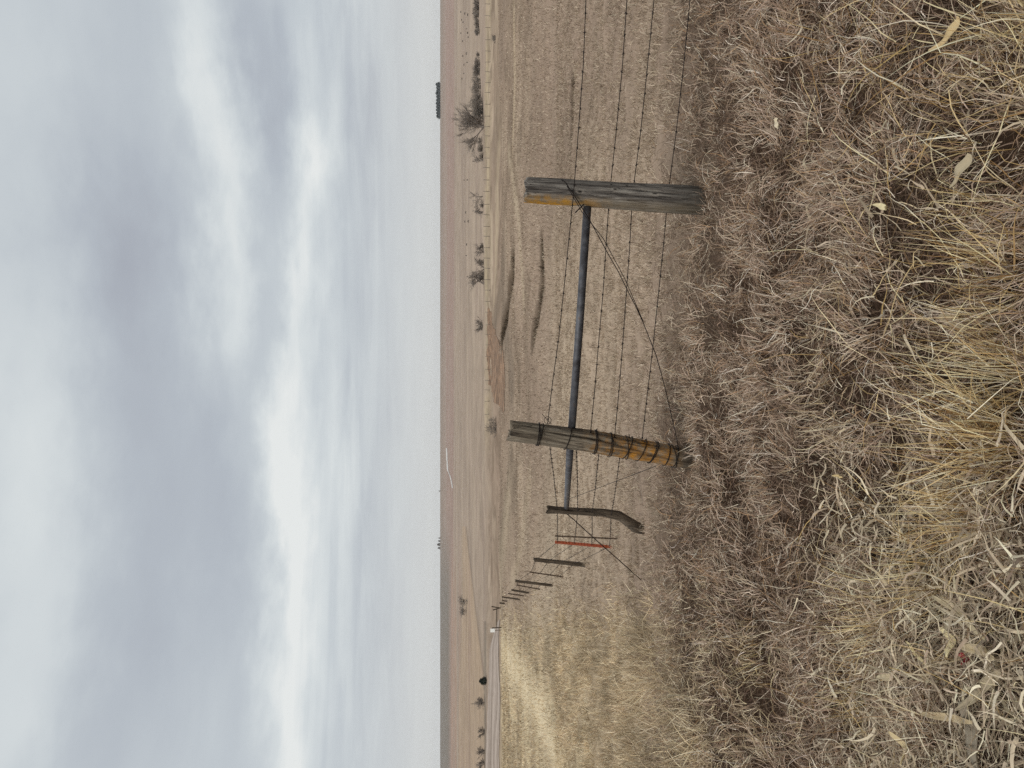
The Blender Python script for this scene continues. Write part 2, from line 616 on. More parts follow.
def flat_fn(c0, c1, scale=3.0, rough=0.9, coord='Object'):
    def fn(N, out):
        tc = N.n('ShaderNodeTexCoord')
        n = N.noise(tc.outputs[coord], scale, 4, 0.6)
        principled(N, out, N.ramp(n.outputs[0], [(0.35, lin4(*c0)), (0.65, lin4(*c1))]), rough, 0, 0.15)
    return fn


def gravel_fn(N, out):
    tc = N.n('ShaderNodeTexCoord')
    mp = N.n('ShaderNodeMapping')
    mp.inputs['Scale'].default_value = (0.03, 1, 1)
    N.l(tc.outputs['Object'], mp.inputs['Vector'])
    a = N.noise(mp.outputs[0], 0.55, 4, 0.6)
    b = N.noise(tc.outputs['Object'], 1.4, 5, 0.7)
    f = N.m('ADD', N.m('MULTIPLY', a.outputs[0], .65), N.m('MULTIPLY', b.outputs[0], .35))
    principled(N, out, N.ramp(f, [(.36, lin4(128, 113, 100)), (.5, lin4(156, 140, 127)), (.62, lin4(178, 162, 148))]), .95, 0, .1)


M = {
    'ground': mat('ground_soil_and_turf', m_ground),
    'blade': mat('dry_blade', m_tint),
    'grey_wood': mat('weathered_grey_wood', wood_fn('grey')),
    'corner_wood': mat('lichen_covered_wood', wood_fn('corner')),
    'dark_wood': mat('dark_old_wood', wood_fn('dark')),
    'pipe': mat('steel_pipe', pipe_fn),
    'wire': mat('rusty_wire', wire_fn),
    'red': mat('faded_red_paint', flat_fn((150, 82, 50), (168, 82, 64), 7)),
    'tpost': mat('rusted_post_steel', flat_fn((70, 58, 48), (104, 88, 74), 14)),
    'bark': mat('grey_bark', flat_fn((112, 102, 94), (150, 138, 127), 1.5)),
    'shrub': mat('dark_brush', flat_fn((120, 110, 100), (158, 146, 133), 0.8)),
    'needle': mat('cedar_needles', flat_fn((36, 42, 36), (62, 68, 58), 0.4)),
    'hide': mat('black_cattle_hide', flat_fn((20, 18, 17), (44, 36, 32), 1.2)),
    'gravel': mat('pale_gravel', gravel_fn),
    'track': mat('pale_track_dust', flat_fn((180, 172, 162), (212, 206, 198), 0.02)),
    'rustgrass': mat('russet_grass', flat_fn((98, 78, 62), (156, 124, 98), 0.7)),
    'white': mat('white_paint', flat_fn((238, 238, 235), (248, 248, 246), 5)),
    'scrap': mat('red_plastic', flat_fn((112, 30, 36), (150, 46, 52), 30, 0.6)),
}

# ------------------------------------------------------------------ ground sheet
def ground_colour(x, y, z):
    """soil and turf colour by place, with some relief shade painted in"""
    n = len(x)
    C = np.empty((n, 3))
    L = lambda *c: np.array(lin(*c))

    def over(c, k):
        k = np.clip(k, 0, 1)[:, None]
        C[:] = C * (1 - k) + np.asarray(c) * k
    yy = np.maximum(y, 0.5)
    dz = z - EYE
    dep = y * CP - dz * SP
    dep = np.where(dep > 0.3, dep, 0.3)
    v = 512 + FPX * (-(y * SP) - dz * CP) / dep
    py = 384 - FPX * x / dep
    f1 = fbm(x / 9, y / 14, 4, 41); f2 = fbm(x / 34 + 1.2 * fbm(x / 20, y / 20, 2, 44), y / 24 + 1.2 * fbm(x / 22, y / 18, 2, 45), 5, 43); f3 = fbm(x / 2.5, y / 3.5, 4, 47)
    C[:] = L(162, 143, 123)
    over(L(140, 122, 105), sstep(0.42, 0.62, f1))
    over(L(184, 166, 142), sstep(0.52, 0.72, f2) * 0.5)
    over(L(146, 126, 110), sstep(0.50, 0.66, 1 - f2) * 0.6)
    # far country in broad fields
    q = fbm(x / 900 + 3, y / 110, 4, 51)
    q2 = fbm(x / 300 + 7, y / 45, 4, 53)
    far = sstep(497, 482, v)
    over(L(154, 137, 121), far * 0.85)
    over(L(150, 132, 118), sstep(0.46, 0.60, q2) * far * 0.6)
    over(L(164, 147, 129), sstep(0.54, 0.64, 1 - q2) * far * 0.5)
    over(L(149, 132, 117), sstep(0.45, 0.6, q) * sstep(474, 464, v) * 0.7)
    over(L(149, 131, 118), sstep(456, 451, v) * (0.4 + 0.4 * q))
    over(L(150, 126, 114), sstep(0.5, 0.62, fbm(x / 1500, y / 240, 3, 57)) * sstep(460, 452, v) * 0.7)
    over(L(142, 126, 112), sstep(445.5, 441.5, v))
    over(L(126, 116, 105), sstep(453, 447, v) * sstep(500, 600, py))
    over(L(160, 134, 116), sstep(0.48, 0.6, q) * sstep(466, 455, v) * sstep(448, 453, v) * sstep(520, 600, py) * 0.8)
    vv = v + 3 * (f1 - .5)
    st = sstep(494, 488, vv) * sstep(483.5, 487, vv) * sstep(470, 400, py)
    over(L(172, 154, 128), st * (0.35 + 0.6 * sstep(0.4, 0.6, f1)))
    over(L(150, 136, 112), st * sstep(0.52, 0.62, f3) * 0.7)
    # stubble field beyond the road on the left
    edge = np.interp(py, [526, 600, 640, 676, 800], [466, 474.5, 479.5, 484, 485.5])
    top = np.interp(py, [526, 600, 700, 800], [462, 462, 459, 458])
    over(L(163, 141, 118), sstep(-0.3, 0.3, edge - v) * sstep(top - 1.5, top + 1.5, v) * (py > 526) * (0.45 + 0.7 * q2))
    over(L(150, 129, 113), sstep(-0.3, 0.3, edge - v) * sstep(top - 1.5, top + 1.5, v) * (py > 526) * sstep(.5, .6, q2) * .7)
    over(L(120, 106, 94), np.exp(-((v - edge) / 0.8) ** 2) * (py > 526) * (py < 690) * 0.6)
    over(L(112, 102, 90), np.exp(-((v - 485.2) / 1.1) ** 2) * (py > 622) * 0.8)
    # yellow verge on the left
    yl = sstep(585, 660, py + 50 * (f1 - 0.5)) * sstep(498, 503, v) * sstep(680, 560, v)
    over(L(176, 157, 128), yl * 0.85)
    over(L(202, 184, 150), yl * sstep(0.52, 0.66, f3) * 0.5)
    over(L(112, 96, 76), yl * sstep(0.5, 0.62, 1 - f3) * 0.35)
    over(L(214, 196, 164), np.exp(-(seg_dist(x, y, PALE) / (0.03 * np.hypot(x, y))) ** 2) * 0.8 * (y < 93))
    mid = sstep(24, 45, yy) * sstep(484, 492, v) * (1 - yl)
    over(L(140, 121, 104), sstep(0.40, 0.60, fbm(x / 7, y / 10, 5, 61)) * mid * 0.6)
    over(L(118, 102, 87), sstep(0.54, 0.66, fbm(x / 4, y / 7, 5, 63)) * mid * 0.55)
    # pasture streaks: paths and washes, with ridge and gully shading painted in
    for pts, w, col, kk in STREAKS:
        over(L(*col), np.exp(-(seg_dist(x, y, pts) / (w * (0.5 + f3))) ** 2) * kk)
    # bare soil in the gullies, coloured darker for the cut banks' shade
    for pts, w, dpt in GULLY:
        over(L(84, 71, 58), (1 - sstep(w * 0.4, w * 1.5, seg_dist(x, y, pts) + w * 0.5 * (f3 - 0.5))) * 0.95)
    # thatch and soil under the near grass, darkened for shade between blades
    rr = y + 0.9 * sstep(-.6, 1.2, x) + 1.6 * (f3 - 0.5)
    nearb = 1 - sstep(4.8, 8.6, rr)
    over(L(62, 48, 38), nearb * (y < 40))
    return C


def build_ground():
    front = np.radians(np.linspace(-42, 42, 580))
    side = np.radians(np.linspace(42, 318, 70))[1:-1]
    th = np.concatenate([front, side])
    r = np.concatenate([[0.25], np.geomspace(0.6, 6000, 860)])
    RR, TT = np.meshgrid(r, th, indexing='ij')
    x = (RR * np.sin(TT)).ravel(); y = (RR * np.cos(TT)).ravel()
    z = terrain(x, y)
    nr, nt = len(r), len(th)
    i, j = np.meshgrid(np.arange(nr - 1), np.arange(nt), indexing='ij')
    j2 = (j + 1) % nt
    F = np.stack([i * nt + j, i * nt + j2, (i + 1) * nt + j2, (i + 1) * nt + j], -1).reshape(-1, 4)[:, ::-1]
    c0 = np.arange(nt)[None, ::-1]
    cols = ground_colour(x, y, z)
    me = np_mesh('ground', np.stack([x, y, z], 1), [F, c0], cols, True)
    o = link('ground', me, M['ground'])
    tag(o, kind='structure')


build_ground()


# ------------------------------------------------------------------ air
def build_haze():
    zs = profile(np.linspace(0, 6000, 400)).min()
    z0, z1 = zs - 14, 40.0
    mb = MB()
    mb.box((0, 0, (z0 + z1) / 2), (12400, 12400, z1 - z0))

    def fn(N, out):
        v = N.n('ShaderNodeVolumePrincipled')
        v.inputs['Color'].default_value = (0.93, 0.95, 0.98, 1)
        v.inputs['Density'].default_value = 0.000045
        v.inputs['Anisotropy'].default_value = 0.0
        N.l(v.outputs[0], out.inputs['Volume'])
    o = mb.build('haze', mat('pale_air', fn), None, False)
    tag(o, 'thin pale air over the plain', 'haze', kind='stuff')


build_haze()


def ribbon_sheet(name, edge_a, edge_b, lift, material, nu=40, ragged=0.0):
    """a strip laid on the terrain between two polylines given in plan (x,y)"""
    A = np.array(edge_a, float); B = np.array(edge_b, float)

    def res(Pl, n):
        s = np.concatenate([[0], np.cumsum(np.hypot(*np.diff(Pl, axis=0).T))])
        t = np.linspace(0, s[-1], n)
        return np.stack([np.interp(t, s, Pl[:, 0]), np.interp(t, s, Pl[:, 1])], 1)
    n = nu * 6
    a = res(A, n); b = res(B, n)
    k = 9
    w = np.linspace(0, 1, k)[:, None, None]
    g = a[None] * (1 - w) + b[None] * w
    x = g[..., 0].ravel(); y = g[..., 1].ravel()
    y = y + ragged * (fbm(x / 1.3, y / 6, 3, 67) - .5)
    z = terrain(x, y) + lift
    i, j = np.meshgrid(np.arange(k - 1), np.arange(n - 1), indexing='ij')
    F = np.stack([i * n + j, i * n + j + 1, (i + 1) * n + j + 1, (i + 1) * n + j], -1).reshape(-1, 4)
    me = np_mesh(name, np.stack([x, y, z], 1), [F], None, True)
    o = link(name, me, material)
    return tag(o, kind='structure')


# gravel road along the bank on the left, white dusty track far off, russet patch by the creek
ribbon_sheet('road', [(-140, 96.0), (-60, 96.0), (-34, 97.5), (-31.5, 100)], [(-140, 109), (-60, 109.0), (-38, 108.5), (-33.5, 105)], 0.05, M['gravel'], ragged=1.2)
TRK = [(446.6, 448), (447, 460), (447.6, 470), (450, 476), (452.5, 488)]
ribbon_sheet('track', [hp(a + .7, b) for a, b in TRK], [hp(a - .5, b) for a, b in TRK], 0.5, M['track'])
pa = [hp(489, 306), hp(487.3, 330), hp(487.3, 360), hp(488.5, 385), hp(497, 404), hp(503, 412)]
pb = [hp(489.5, 308), hp(493, 325), hp(499, 340), hp(503.5, 352), hp(505, 375), hp(505, 410)]
ribbon_sheet('field', pa, pb, 0.04, M['rustgrass'], ragged=3.5)


# ------------------------------------------------------------------ grass
def blades(P, az, tilt, length, width, curl, twist, nseg, cols, floor=None, kink=0.0, broken=0.0):
    """curved tapering ribbons"""
    n = len(P)
    V = np.empty((n, nseg * 2 + 1, 3), np.float32)
    p = P.astype(float).copy()
    th = tilt.copy(); a = az.copy()
    roll = RNG.uniform(-1.2, 1.2, n)
    for s in range(nseg + 1):
        d = np.stack([np.sin(th) * np.cos(a), np.sin(th) * np.sin(a), np.cos(th)], 1)
        h = np.stack([-np.sin(a), np.cos(a), np.zeros(n)], 1)
        q = np.cross(d, h)
        wv = h * np.cos(roll)[:, None] + q * np.sin(roll)[:, None]
        w = width * (1 - (s / nseg) ** 1.6) * 0.5 + 1e-5
        if s < nseg:
            V[:, 2 * s] = p - wv * w[:, None]
            V[:, 2 * s + 1] = p + wv * w[:, None]
        else:
            V[:, 2 * s] = p
        p = p + d * (length / nseg)[:, None]
        if floor is not None:
            p[:, 2] = np.maximum(p[:, 2], floor)
        if broken and s in (2, 3, 4):
            hit_ = RNG.uniform(0, 1, n) < broken / 3
            th = np.where(hit_, th + RNG.uniform(0.5, 1.6, n), th)
            a = np.where(hit_, a + RNG.normal(0, .8, n), a)
        th = th + curl / nseg + (RNG.normal(0, kink, n) if kink else 0)
        a = a + twist / nseg + (RNG.normal(0, kink * 1.4, n) if kink else 0)
    k = nseg * 2 + 1
    b = (np.arange(n) * k)[:, None]
    quads = np.concatenate([b + np.array([[2 * s, 2 * s + 1, 2 * s + 3, 2 * s + 2]]) for s in range(nseg - 1)], 0) if nseg > 1 else np.zeros((0, 4), int)
    tri = b + np.array([[2 * nseg - 2, 2 * nseg - 1, 2 * nseg]])
    C = np.repeat(cols, k, axis=0) * RNG.uniform(0.86, 1.12, (n * k, 1))
    return V.reshape(-1, 3), quads, tri, C


def merge(parts):
    Vs, Qs, Ts, Cs = [], [], [], []
    o = 0
    for V, q, t, c in parts:
        Vs.append(V); Qs.append(q + o); Ts.append(t + o); Cs.append(c)
        o += len(V)
    return np.concatenate(Vs), np.concatenate(Qs), np.concatenate(Ts), np.concatenate(Cs)


def palette(n, table, jitter=0.10):
    """table: [(weight, sRGB)]"""
    w = np.array([t[0] for t in table], float); w /= w.sum()
    c = np.array([lin(*t[1]) for t in table])
    k = RNG.choice(len(table), n, p=w)
    return c[k] * RNG.uniform(1 - jitter * 2, 1 + jitter * 2, (n, 1)) * RNG.uniform(1 - jitter * .3, 1 + jitter * .3, (n, 3))


UNDER = [(3, (112, 92, 77)), (2, (90, 73, 61)), (1.5, (138, 117, 99)), (1, (72, 58, 48))]  # old thatch browns, deepened to paint shade into the gaps
BROWN = [(3, (202, 178, 155)), (3, (174, 149, 127)), (2.7, (136, 113, 95)), (2.0, (222, 202, 178)), (0.6, (238, 224, 204)), (1.4, (180, 146, 112))]
PASTURE = [(3, (176, 157, 135)), (3, (157, 138, 118)), (1.8, (122, 105, 89)), (1.8, (214, 196, 172))]
GOLD = [(3, (218, 192, 144)), (1.8, (192, 161, 110)), (2.4, (234, 216, 174)), (1.6, (150, 118, 78)), (1, (244, 232, 202)), (.8, (112, 88, 62))]
STRAW = [(2, (210, 189, 154)), (2, (188, 166, 134)), (1.4, (230, 213, 182)), (1.5, (150, 129, 104))]
LITTER = [(3, (192, 174, 148)), (3, (168, 150, 127)), (2, (214, 198, 170)), (1.5, (138, 121, 103)), (.6, (230, 216, 190))]


def scatter(n, y0, y1, power, half=0.56, margin=0.35):
    """points inside the viewed wedge and a little beyond; density ~ y**power"""
    e = power + 2
    y = (RNG.uniform(0, 1, n) * (y1 ** e - y0 ** e) + y0 ** e) ** (1 / e)
    x = RNG.uniform(-1, 1, n) * (half * y + margin)
    return x, y


def build_matted():
    parts = []
    # flattened older thatch
    n = 60000
    x, y = scatter(n, 1.3, 9.0, -1.1)
    k = RNG.uniform(0, 1, n) > sstep(5.3, 7.8, y + 0.9 * sstep(-.6, 1.2, x) + 1.6 * (fbm(x / 1.2, y / 1.2, 2, 75) - .5))
    x, y = x[k], y[k]; n = len(x)
    flow = fbm(x / 0.7, y / 0.7, 2, 73) * 4 * math.pi
    z = terrain(x, y)
    c = palette(n, UNDER, 0.14)
    parts.append(blades(np.stack([x, y, z + RNG.uniform(0, .012, n)], 1), flow + RNG.normal(0, 1.2, n), RNG.uniform(0.9, 1.6, n), RNG.uniform(0.06, 0.18, n),
                        RNG.uniform(0.0022, 0.004, n) * (0.7 + 0.12 * y), RNG.normal(0.3, 0.6, n), RNG.normal(0, 1.2, n), 4, c, floor=z + 0.003, kink=.3))
    # curled pale blades on top, in tufts with gaps between
    n = 150000
    x, y = scatter(n, 1.3, 9.0, -1.1)
    dens = fbm(x / 0.16, y / 0.16, 3, 71)
    big = fbm(x / 0.7, y / 0.9, 3, 77)
    k = RNG.uniform(0, 1, n) < np.clip((dens - 0.36) * 3.8, 0.08, 1) * np.clip(0.55 + (big - 0.35) * 1.6, 0.5, 1)
    k &= RNG.uniform(0, 1, n) > sstep(5.3, 7.8, y + 0.9 * sstep(-.6, 1.2, x) + 1.6 * (fbm(x / 1.2, y / 1.2, 2, 75) - .5))
    x, y, dens = x[k], y[k], dens[k]; n = len(x)
    flow = fbm(x / 0.45, y / 0.45, 2, 73) * 5 * math.pi
    az = flow + RNG.normal(0, 0.75, n)
    ln = RNG.uniform(0.06, 0.22, n) * (0.55 + 0.65 * dens)
    z = terrain(x, y)
    c = palette(n, BROWN, 0.12) * 0.95
    gz = sstep(0.50, 0.66, fbm(x / 1.1 + 5, y / 0.8, 3, 79)) * sstep(3.6, 2.3, y) * 0.8
    gz = np.maximum(gz, sstep(-0.22, -0.42, x / y + .1 * (fbm(x / .9, y / .9, 2, 91) - .5)) * 0.6 * sstep(2.8, 4.6, y))
    gold = gz > RNG.uniform(0, 1, n)
    c[gold] = palette(int(gold.sum()), STRAW)
    parts.append(blades(np.stack([x, y, z + RNG.uniform(0, 0.05, n) * dens], 1), az, RNG.uniform(0.3, 1.5, n), ln,
                        RNG.uniform(0.0022, 0.0046, n) * (0.66 + 0.13 * y), RNG.normal(0.6, 0.7, n), RNG.normal(0, 0.7, n), 6, c, floor=z + 0.004, kink=.24, broken=.25))
    n = 1500
    x, y = scatter(n, 1.3, 3.4, -0.9)
    k = RNG.uniform(0, 1, n) < 0.15 + 0.85 * sstep(3.3, 2.2, y)
    x, y = x[k], y[k]; n = len(x)
    z = terrain(x, y)
    parts.append(blades(np.stack([x, y, z + RNG.uniform(0, .05, n)], 1), RNG.uniform(0, 6.28, n), RNG.uniform(0.3, 1.5, n), RNG.uniform(0.12, 0.36, n), RNG.uniform(.0022, .005, n),
                        RNG.normal(.3, .4, n), RNG.normal(0, .4, n), 6, palette(n, GOLD), floor=z + .01, kink=.1, broken=.5))
    V, q, t, C = merge(parts)
    o = link('matted_grass', np_mesh('matted_grass', V, [q, t], C), M['blade'])
    tag(o, 'matted curled brown dry grass covering the near bank', 'grass', kind='stuff')


def build_pasture():
    parts = []
    n = 210000
    x, y = scatter(n, 5.0, 26, -1.0, 0.58, 0.6)
    k = RNG.uniform(0, 1, n) < sstep(4.6, 7.4, y + 0.9 * sstep(-.6, 1.2, x) + 1.6 * (fbm(x / 1.2, y / 1.2, 2, 75) - .5)) + .12
    x, y = x[k], y[k]; n = len(x)
    tuft = fbm(x / 0.22, y / 0.3, 3, 81)
    k = RNG.uniform(0, 1, n) < np.clip((tuft - 0.34) * 4.0, 0.12, 1)
    x, y, tuft = x[k], y[k], tuft[k]; n = len(x)
    az = RNG.uniform(0, 2 * math.pi, n)
    ln = RNG.uniform(0.05, 0.13, n) * (0.6 + 0.8 * tuft)
    tilt = RNG.uniform(0.1, 1.2, n)
    z = terrain(x, y)
    c = palette(n, PASTURE) * np.clip(0.88 + 0.22 * fbm(x / 1.6, y / 1.6, 3, 83), 0.75, 1.2)[:, None]
    left = (sstep(-0.275, -0.37, x / y + 0.08 * (fbm(x / 2, y / 2, 2, 85) - 0.5)) * 0.9) > RNG.uniform(0, 1, n)
    c[left] = palette(int(left.sum()), STRAW)
    c[left] *= np.clip(0.0 + 1.95 * fbm(x[left] / 0.3, y[left] / 0.55, 4, 93), 0.55, 1.35)[:, None]
    pale = left & (np.exp(-(seg_dist(x, y, PALE) / (0.03 * np.hypot(x, y))) ** 2) > RNG.uniform(0, 1.1, n))
    c[pale] = np.array(lin(226, 208, 176)) * RNG.uniform(.8, 1.1, (int(pale.sum()), 1))
    ln[left] *= 2.3 * (0.4 + 1.2 * fbm(x[left] / 0.8, y[left] / 1.0, 2, 95))
    wd = RNG.uniform(0.003, 0.006, n) * (0.6 + 0.075 * y)
    parts.append(blades(np.stack([x, y, z], 1), az, tilt, ln, wd, RNG.normal(0.5, 0.6, n), RNG.normal(0, 0.6, n), 3, c))
    n = 90000
    x, y = scatter(n, 24, 95, -1.2, 0.58, 1)
    z = terrain(x, y)
    c = palette(n, PASTURE, 0.06) * np.clip(0.82 + 0.36 * fbm(x / 6, y / 9, 3, 87), 0.75, 1.2)[:, None]
    left = (sstep(-0.275, -0.37, x / y + 0.08 * (fbm(x / 5, y / 5, 2, 85) - 0.5)) * 0.9) > RNG.uniform(0, 1, n)
    left &= y < 93
    c[left] = palette(int(left.sum()), STRAW)
    c[left] *= np.clip(0.1 + 1.8 * fbm(x[left] / 0.7, y[left] / 1.4, 4, 93), 0.55, 1.3)[:, None]
    pale = left & (np.exp(-(seg_dist(x, y, PALE) / (0.03 * np.hypot(x, y))) ** 2) > RNG.uniform(0, 1.1, n))
    c[pale] = np.array(lin(226, 208, 176)) * RNG.uniform(.8, 1.1, (int(pale.sum()), 1))
    keep = ~((x / y < -0.30) & (y > 93)) & (left | (RNG.uniform(0, 1, n) > 0.72 * sstep(26, 75, y)))
    sk = np.zeros(n); tone = np.ones((n, 3))
    for pts, w, col, kk in STREAKS:
        g_ = (np.exp(-(seg_dist(x, y, pts) / w) ** 2) * kk)[:, None]
        c = c * (1 - g_) + np.array(lin(*col)) * g_
    ln = RNG.uniform(0.08, 0.2, n)
    ln[left] *= 1.5
    wd = 0.0007 * y * RNG.uniform(0.5, 1.2, n)
    b = [a[keep] for a in (np.stack([x, y, z], 1), RNG.uniform(0, 6.28, n), RNG.uniform(0.1, 1.1, n), ln, wd, RNG.normal(0.4, 0.4, n), RNG.normal(0, 0.3, n))]
    parts.append(blades(*b, 2, c[keep]))
    V, q, t, C = merge(parts)
    o = link('pasture_grass', np_mesh('pasture_grass', V, [q, t], C), M['blade'])
    tag(o, 'short pale winter grass covering the pasture behind the fence', 'grass', kind='stuff')


def build_litter():
    """shredded maize leaves and broken stalks strewn at the feet"""
    n = 26000
    x, y = scatter(n, 1.35, 3.3, -0.8)
    keep = RNG.uniform(0, 1, n) < np.clip(sstep(-0.02, -0.30, x / y) * sstep(3.3, 2.3, y) + 0.035, 0, 1)
    x, y = x[keep], y[keep]
    n = len(x)
    z = terrain(x, y) + RNG.uniform(0.02, 0.11, n)
    c = palette(n, LITTER, 0.1)
    b = blades(np.stack([x, y, z], 1), RNG.normal(0.0, 0.8, n) + math.pi * RNG.integers(0, 2, n), RNG.uniform(0.9, 1.7, n), RNG.uniform(0.04, 0.17, n), 0.0024 + 0.0095 * RNG.uniform(0, 1, n) ** 3,
               RNG.normal(0.1, 0.8, n), RNG.normal(0, 0.7, n), 5, c, floor=terrain(x, y) + 0.01, kink=.2, broken=.3)
    V, q, t, C = merge([b])
    o = link('leaf_litter', np_mesh('leaf_litter', V, [q, t], C), M['blade'])
    tag(o, 'shredded grey tan maize leaves and broken straw strewn over the ground', 'litter', kind='stuff')


build_matted()
build_pasture()
build_litter()


def build_weeds():
    parts = []
    for (pts, w, dep), cnt, hh in zip(GULLY, (5200, 6000, 1500), ((.05, .24), (.12, .55), (.03, .13))):
        A = np.array(pts)
        s = np.concatenate([[0], np.cumsum(np.hypot(*np.diff(A, axis=0).T))])
        t = RNG.uniform(0, s[-1], cnt)
        dens = fbm(t / (0.06 * A[:, 1].mean()), t * 0, 4, 97)
        k = RNG.uniform(0, 1, cnt) < np.clip((dens - .36) * 3.2, .04, 1)
        t = t[k]; n = len(t)
        x = np.interp(t, s, A[:, 0]) + RNG.normal(0, w * .2, n); y = np.interp(t, s, A[:, 1]) + RNG.normal(0, w * .3, n) + w * 2.2 * (fbm(t / (0.04 * A[:, 1].mean()), t * 0 + 3, 3, 98) - .5)
        c = palette(n, [(3, (82, 70, 57)), (2.5, (106, 91, 75)), (.8, (58, 49, 41)), (1.2, (140, 122, 101))], .1)
        parts.append(blades(np.stack([x, y, terrain(x, y)], 1), RNG.uniform(0, 6.28, n), RNG.uniform(0, .9, n), RNG.uniform(*hh, n), 0.0011 * y * RNG.uniform(.5, 1.2, n), RNG.normal(.4, .4, n), RNG.normal(0, .4, n), 3, c))
    V, q, t, C = merge(parts)
    tag(link('weeds', np_mesh('weeds', V, [q, t], C), M['blade']), 'dark dead weeds lining the eroded gullies in the pasture', 'weeds', kind='stuff')


build_weeds()


def tuft(px, py, n, h, spread, lean, label, table=GOLD, wid=(0.0022, 0.0046), group='golden grass tufts at the near edge'):
    b = hit(px, py)
    x = RNG.normal(0, spread, n); y = RNG.normal(0, spread * 0.8, n)
    wx, wy = x + b.x, y + b.y
    z = terrain(wx, wy) - b.z - 0.01
    out = np.arctan2(y, x)
    az = np.where(RNG.uniform(0, 1, n) < 0.55, out + RNG.normal(0, 0.6, n), lean + RNG.normal(0, 0.7, n))
    tilt = np.abs(RNG.normal(0.28, 0.22, n))
    ln = h * RNG.uniform(0.45, 1.1, n)
    c = palette(n, table, 0.09)
    V, q, t, C = blades(np.stack([x, y, z], 1), az, tilt, ln, RNG.uniform(*wid, n), RNG.normal(0.35, 0.3, n), RNG.normal(0, 0.3, n), 6, c, kink=.085, broken=.35)
    o = link('grass_tuft', np_mesh('grass_tuft', V, [q, t], C), M['blade'])
    o.location = b
    tag(o, label, 'grass tuft', group)
    return o


TUFTS = [
    (1012, 440, 210, 0.42, 0.06, 0.3, 'densest tall golden grass tuft, in the middle of the near edge'),
    (1022, 372, 100, 0.38, 0.05, 0.2, 'straight open golden tuft right of the densest tuft'),
    (1015, 275, 75, 0.34, 0.05, 0.0, 'thin golden tuft with long single stalks beside the split grey leaf'),
    (985, 512, 140, 0.34, 0.05, 1.6, 'golden tuft with stems fanned wide left of the densest tuft'),
    (950, 574, 110, 0.34, 0.055, 2.0, 'amber tuft bent over between the fanned tuft and the leaf litter'),
    (890, 620, 100, 0.32, 0.06, 2.6, 'pale straw tuft sprawling at the top of the leaf litter'),
    (870, 705, 110, 0.22, 0.08, 2.6, 'low yellow tuft spread flat above the leaf litter'),
    (1018, 40, 130, 0.26, 0.10, 0.0, 'low golden tuft at the far right corner by the pale split husk'),
    (965, 128, 60, 0.22, 0.08, 0.3, 'sparse short golden tuft beside the curled cream leaf'),
    (760, 655, 90, 0.20, 0.10, 2.9, 'small yellow tuft out on the bank left of the bent log post'),
    (1004, 212, 50, 0.28, 0.06, 0.3, 'few leaning yellow stems between the two broad pale leaves'),
    (1010, 330, 45, 0.34, 0.05, 1.6, 'thin upright bundle of stems beside the straight open tuft'),
]
for a in TUFTS:
    tuft(*a)


# ------------------------------------------------------------------ husks and scraps
def husk(name, px, py, ang, length, width, curl, col, label, group=None, lift=0.085, cat='leaf', twist=0.5, mtl=None):
    b = hit(px, py)
    nu, nv = 14, 5
    V = np.zeros((nu, nv, 3))
    for i in range(nu):
        s = i / (nu - 1)
        w = width * math.sin(math.pi * min(0.08 + s * 0.9, 0.99)) ** 0.6
        cx = (s - 0.5) * length
        cz = lift + curl * (s - 0.5) ** 2 * length * 1.6 + 0.006 * math.sin(9 * s + px)
        tw = twist * (s - 0.5) * 2
        for j in range(nv):
            t = (j / (nv - 1) - 0.5)
            yy = t * w
            zz = (abs(t) * 2) ** 2 * w * 0.28
            V[i, j] = (cx, yy * math.cos(tw) - zz * math.sin(tw), cz + yy * math.sin(tw) + zz * math.cos(tw))
    i, j = np.meshgrid(np.arange(nu - 1), np.arange(nv - 1), indexing='ij')
    F = np.stack([i * nv + j, (i + 1) * nv + j, (i + 1) * nv + j + 1, i * nv + j + 1], -1).reshape(-1, 4)
    Vf = V.reshape(-1, 3)
    base = np.array(lin(*col))
    stripe = 0.86 + 0.26 * vnoise(Vf[:, 1] * 420, Vf[:, 0] * 7, 3)
    C = base[None] * stripe[:, None]
    me = np_mesh(name, Vf, [F], C, True)
    o = link(name, me, mtl or M['blade'])
    sol = o.modifiers.new('thickness', 'SOLIDIFY')
    sol.thickness = 0.0012
    o.location = b
    o.rotation_euler = (0, 0, ang)
    tag(o, label, cat, group)
    return o


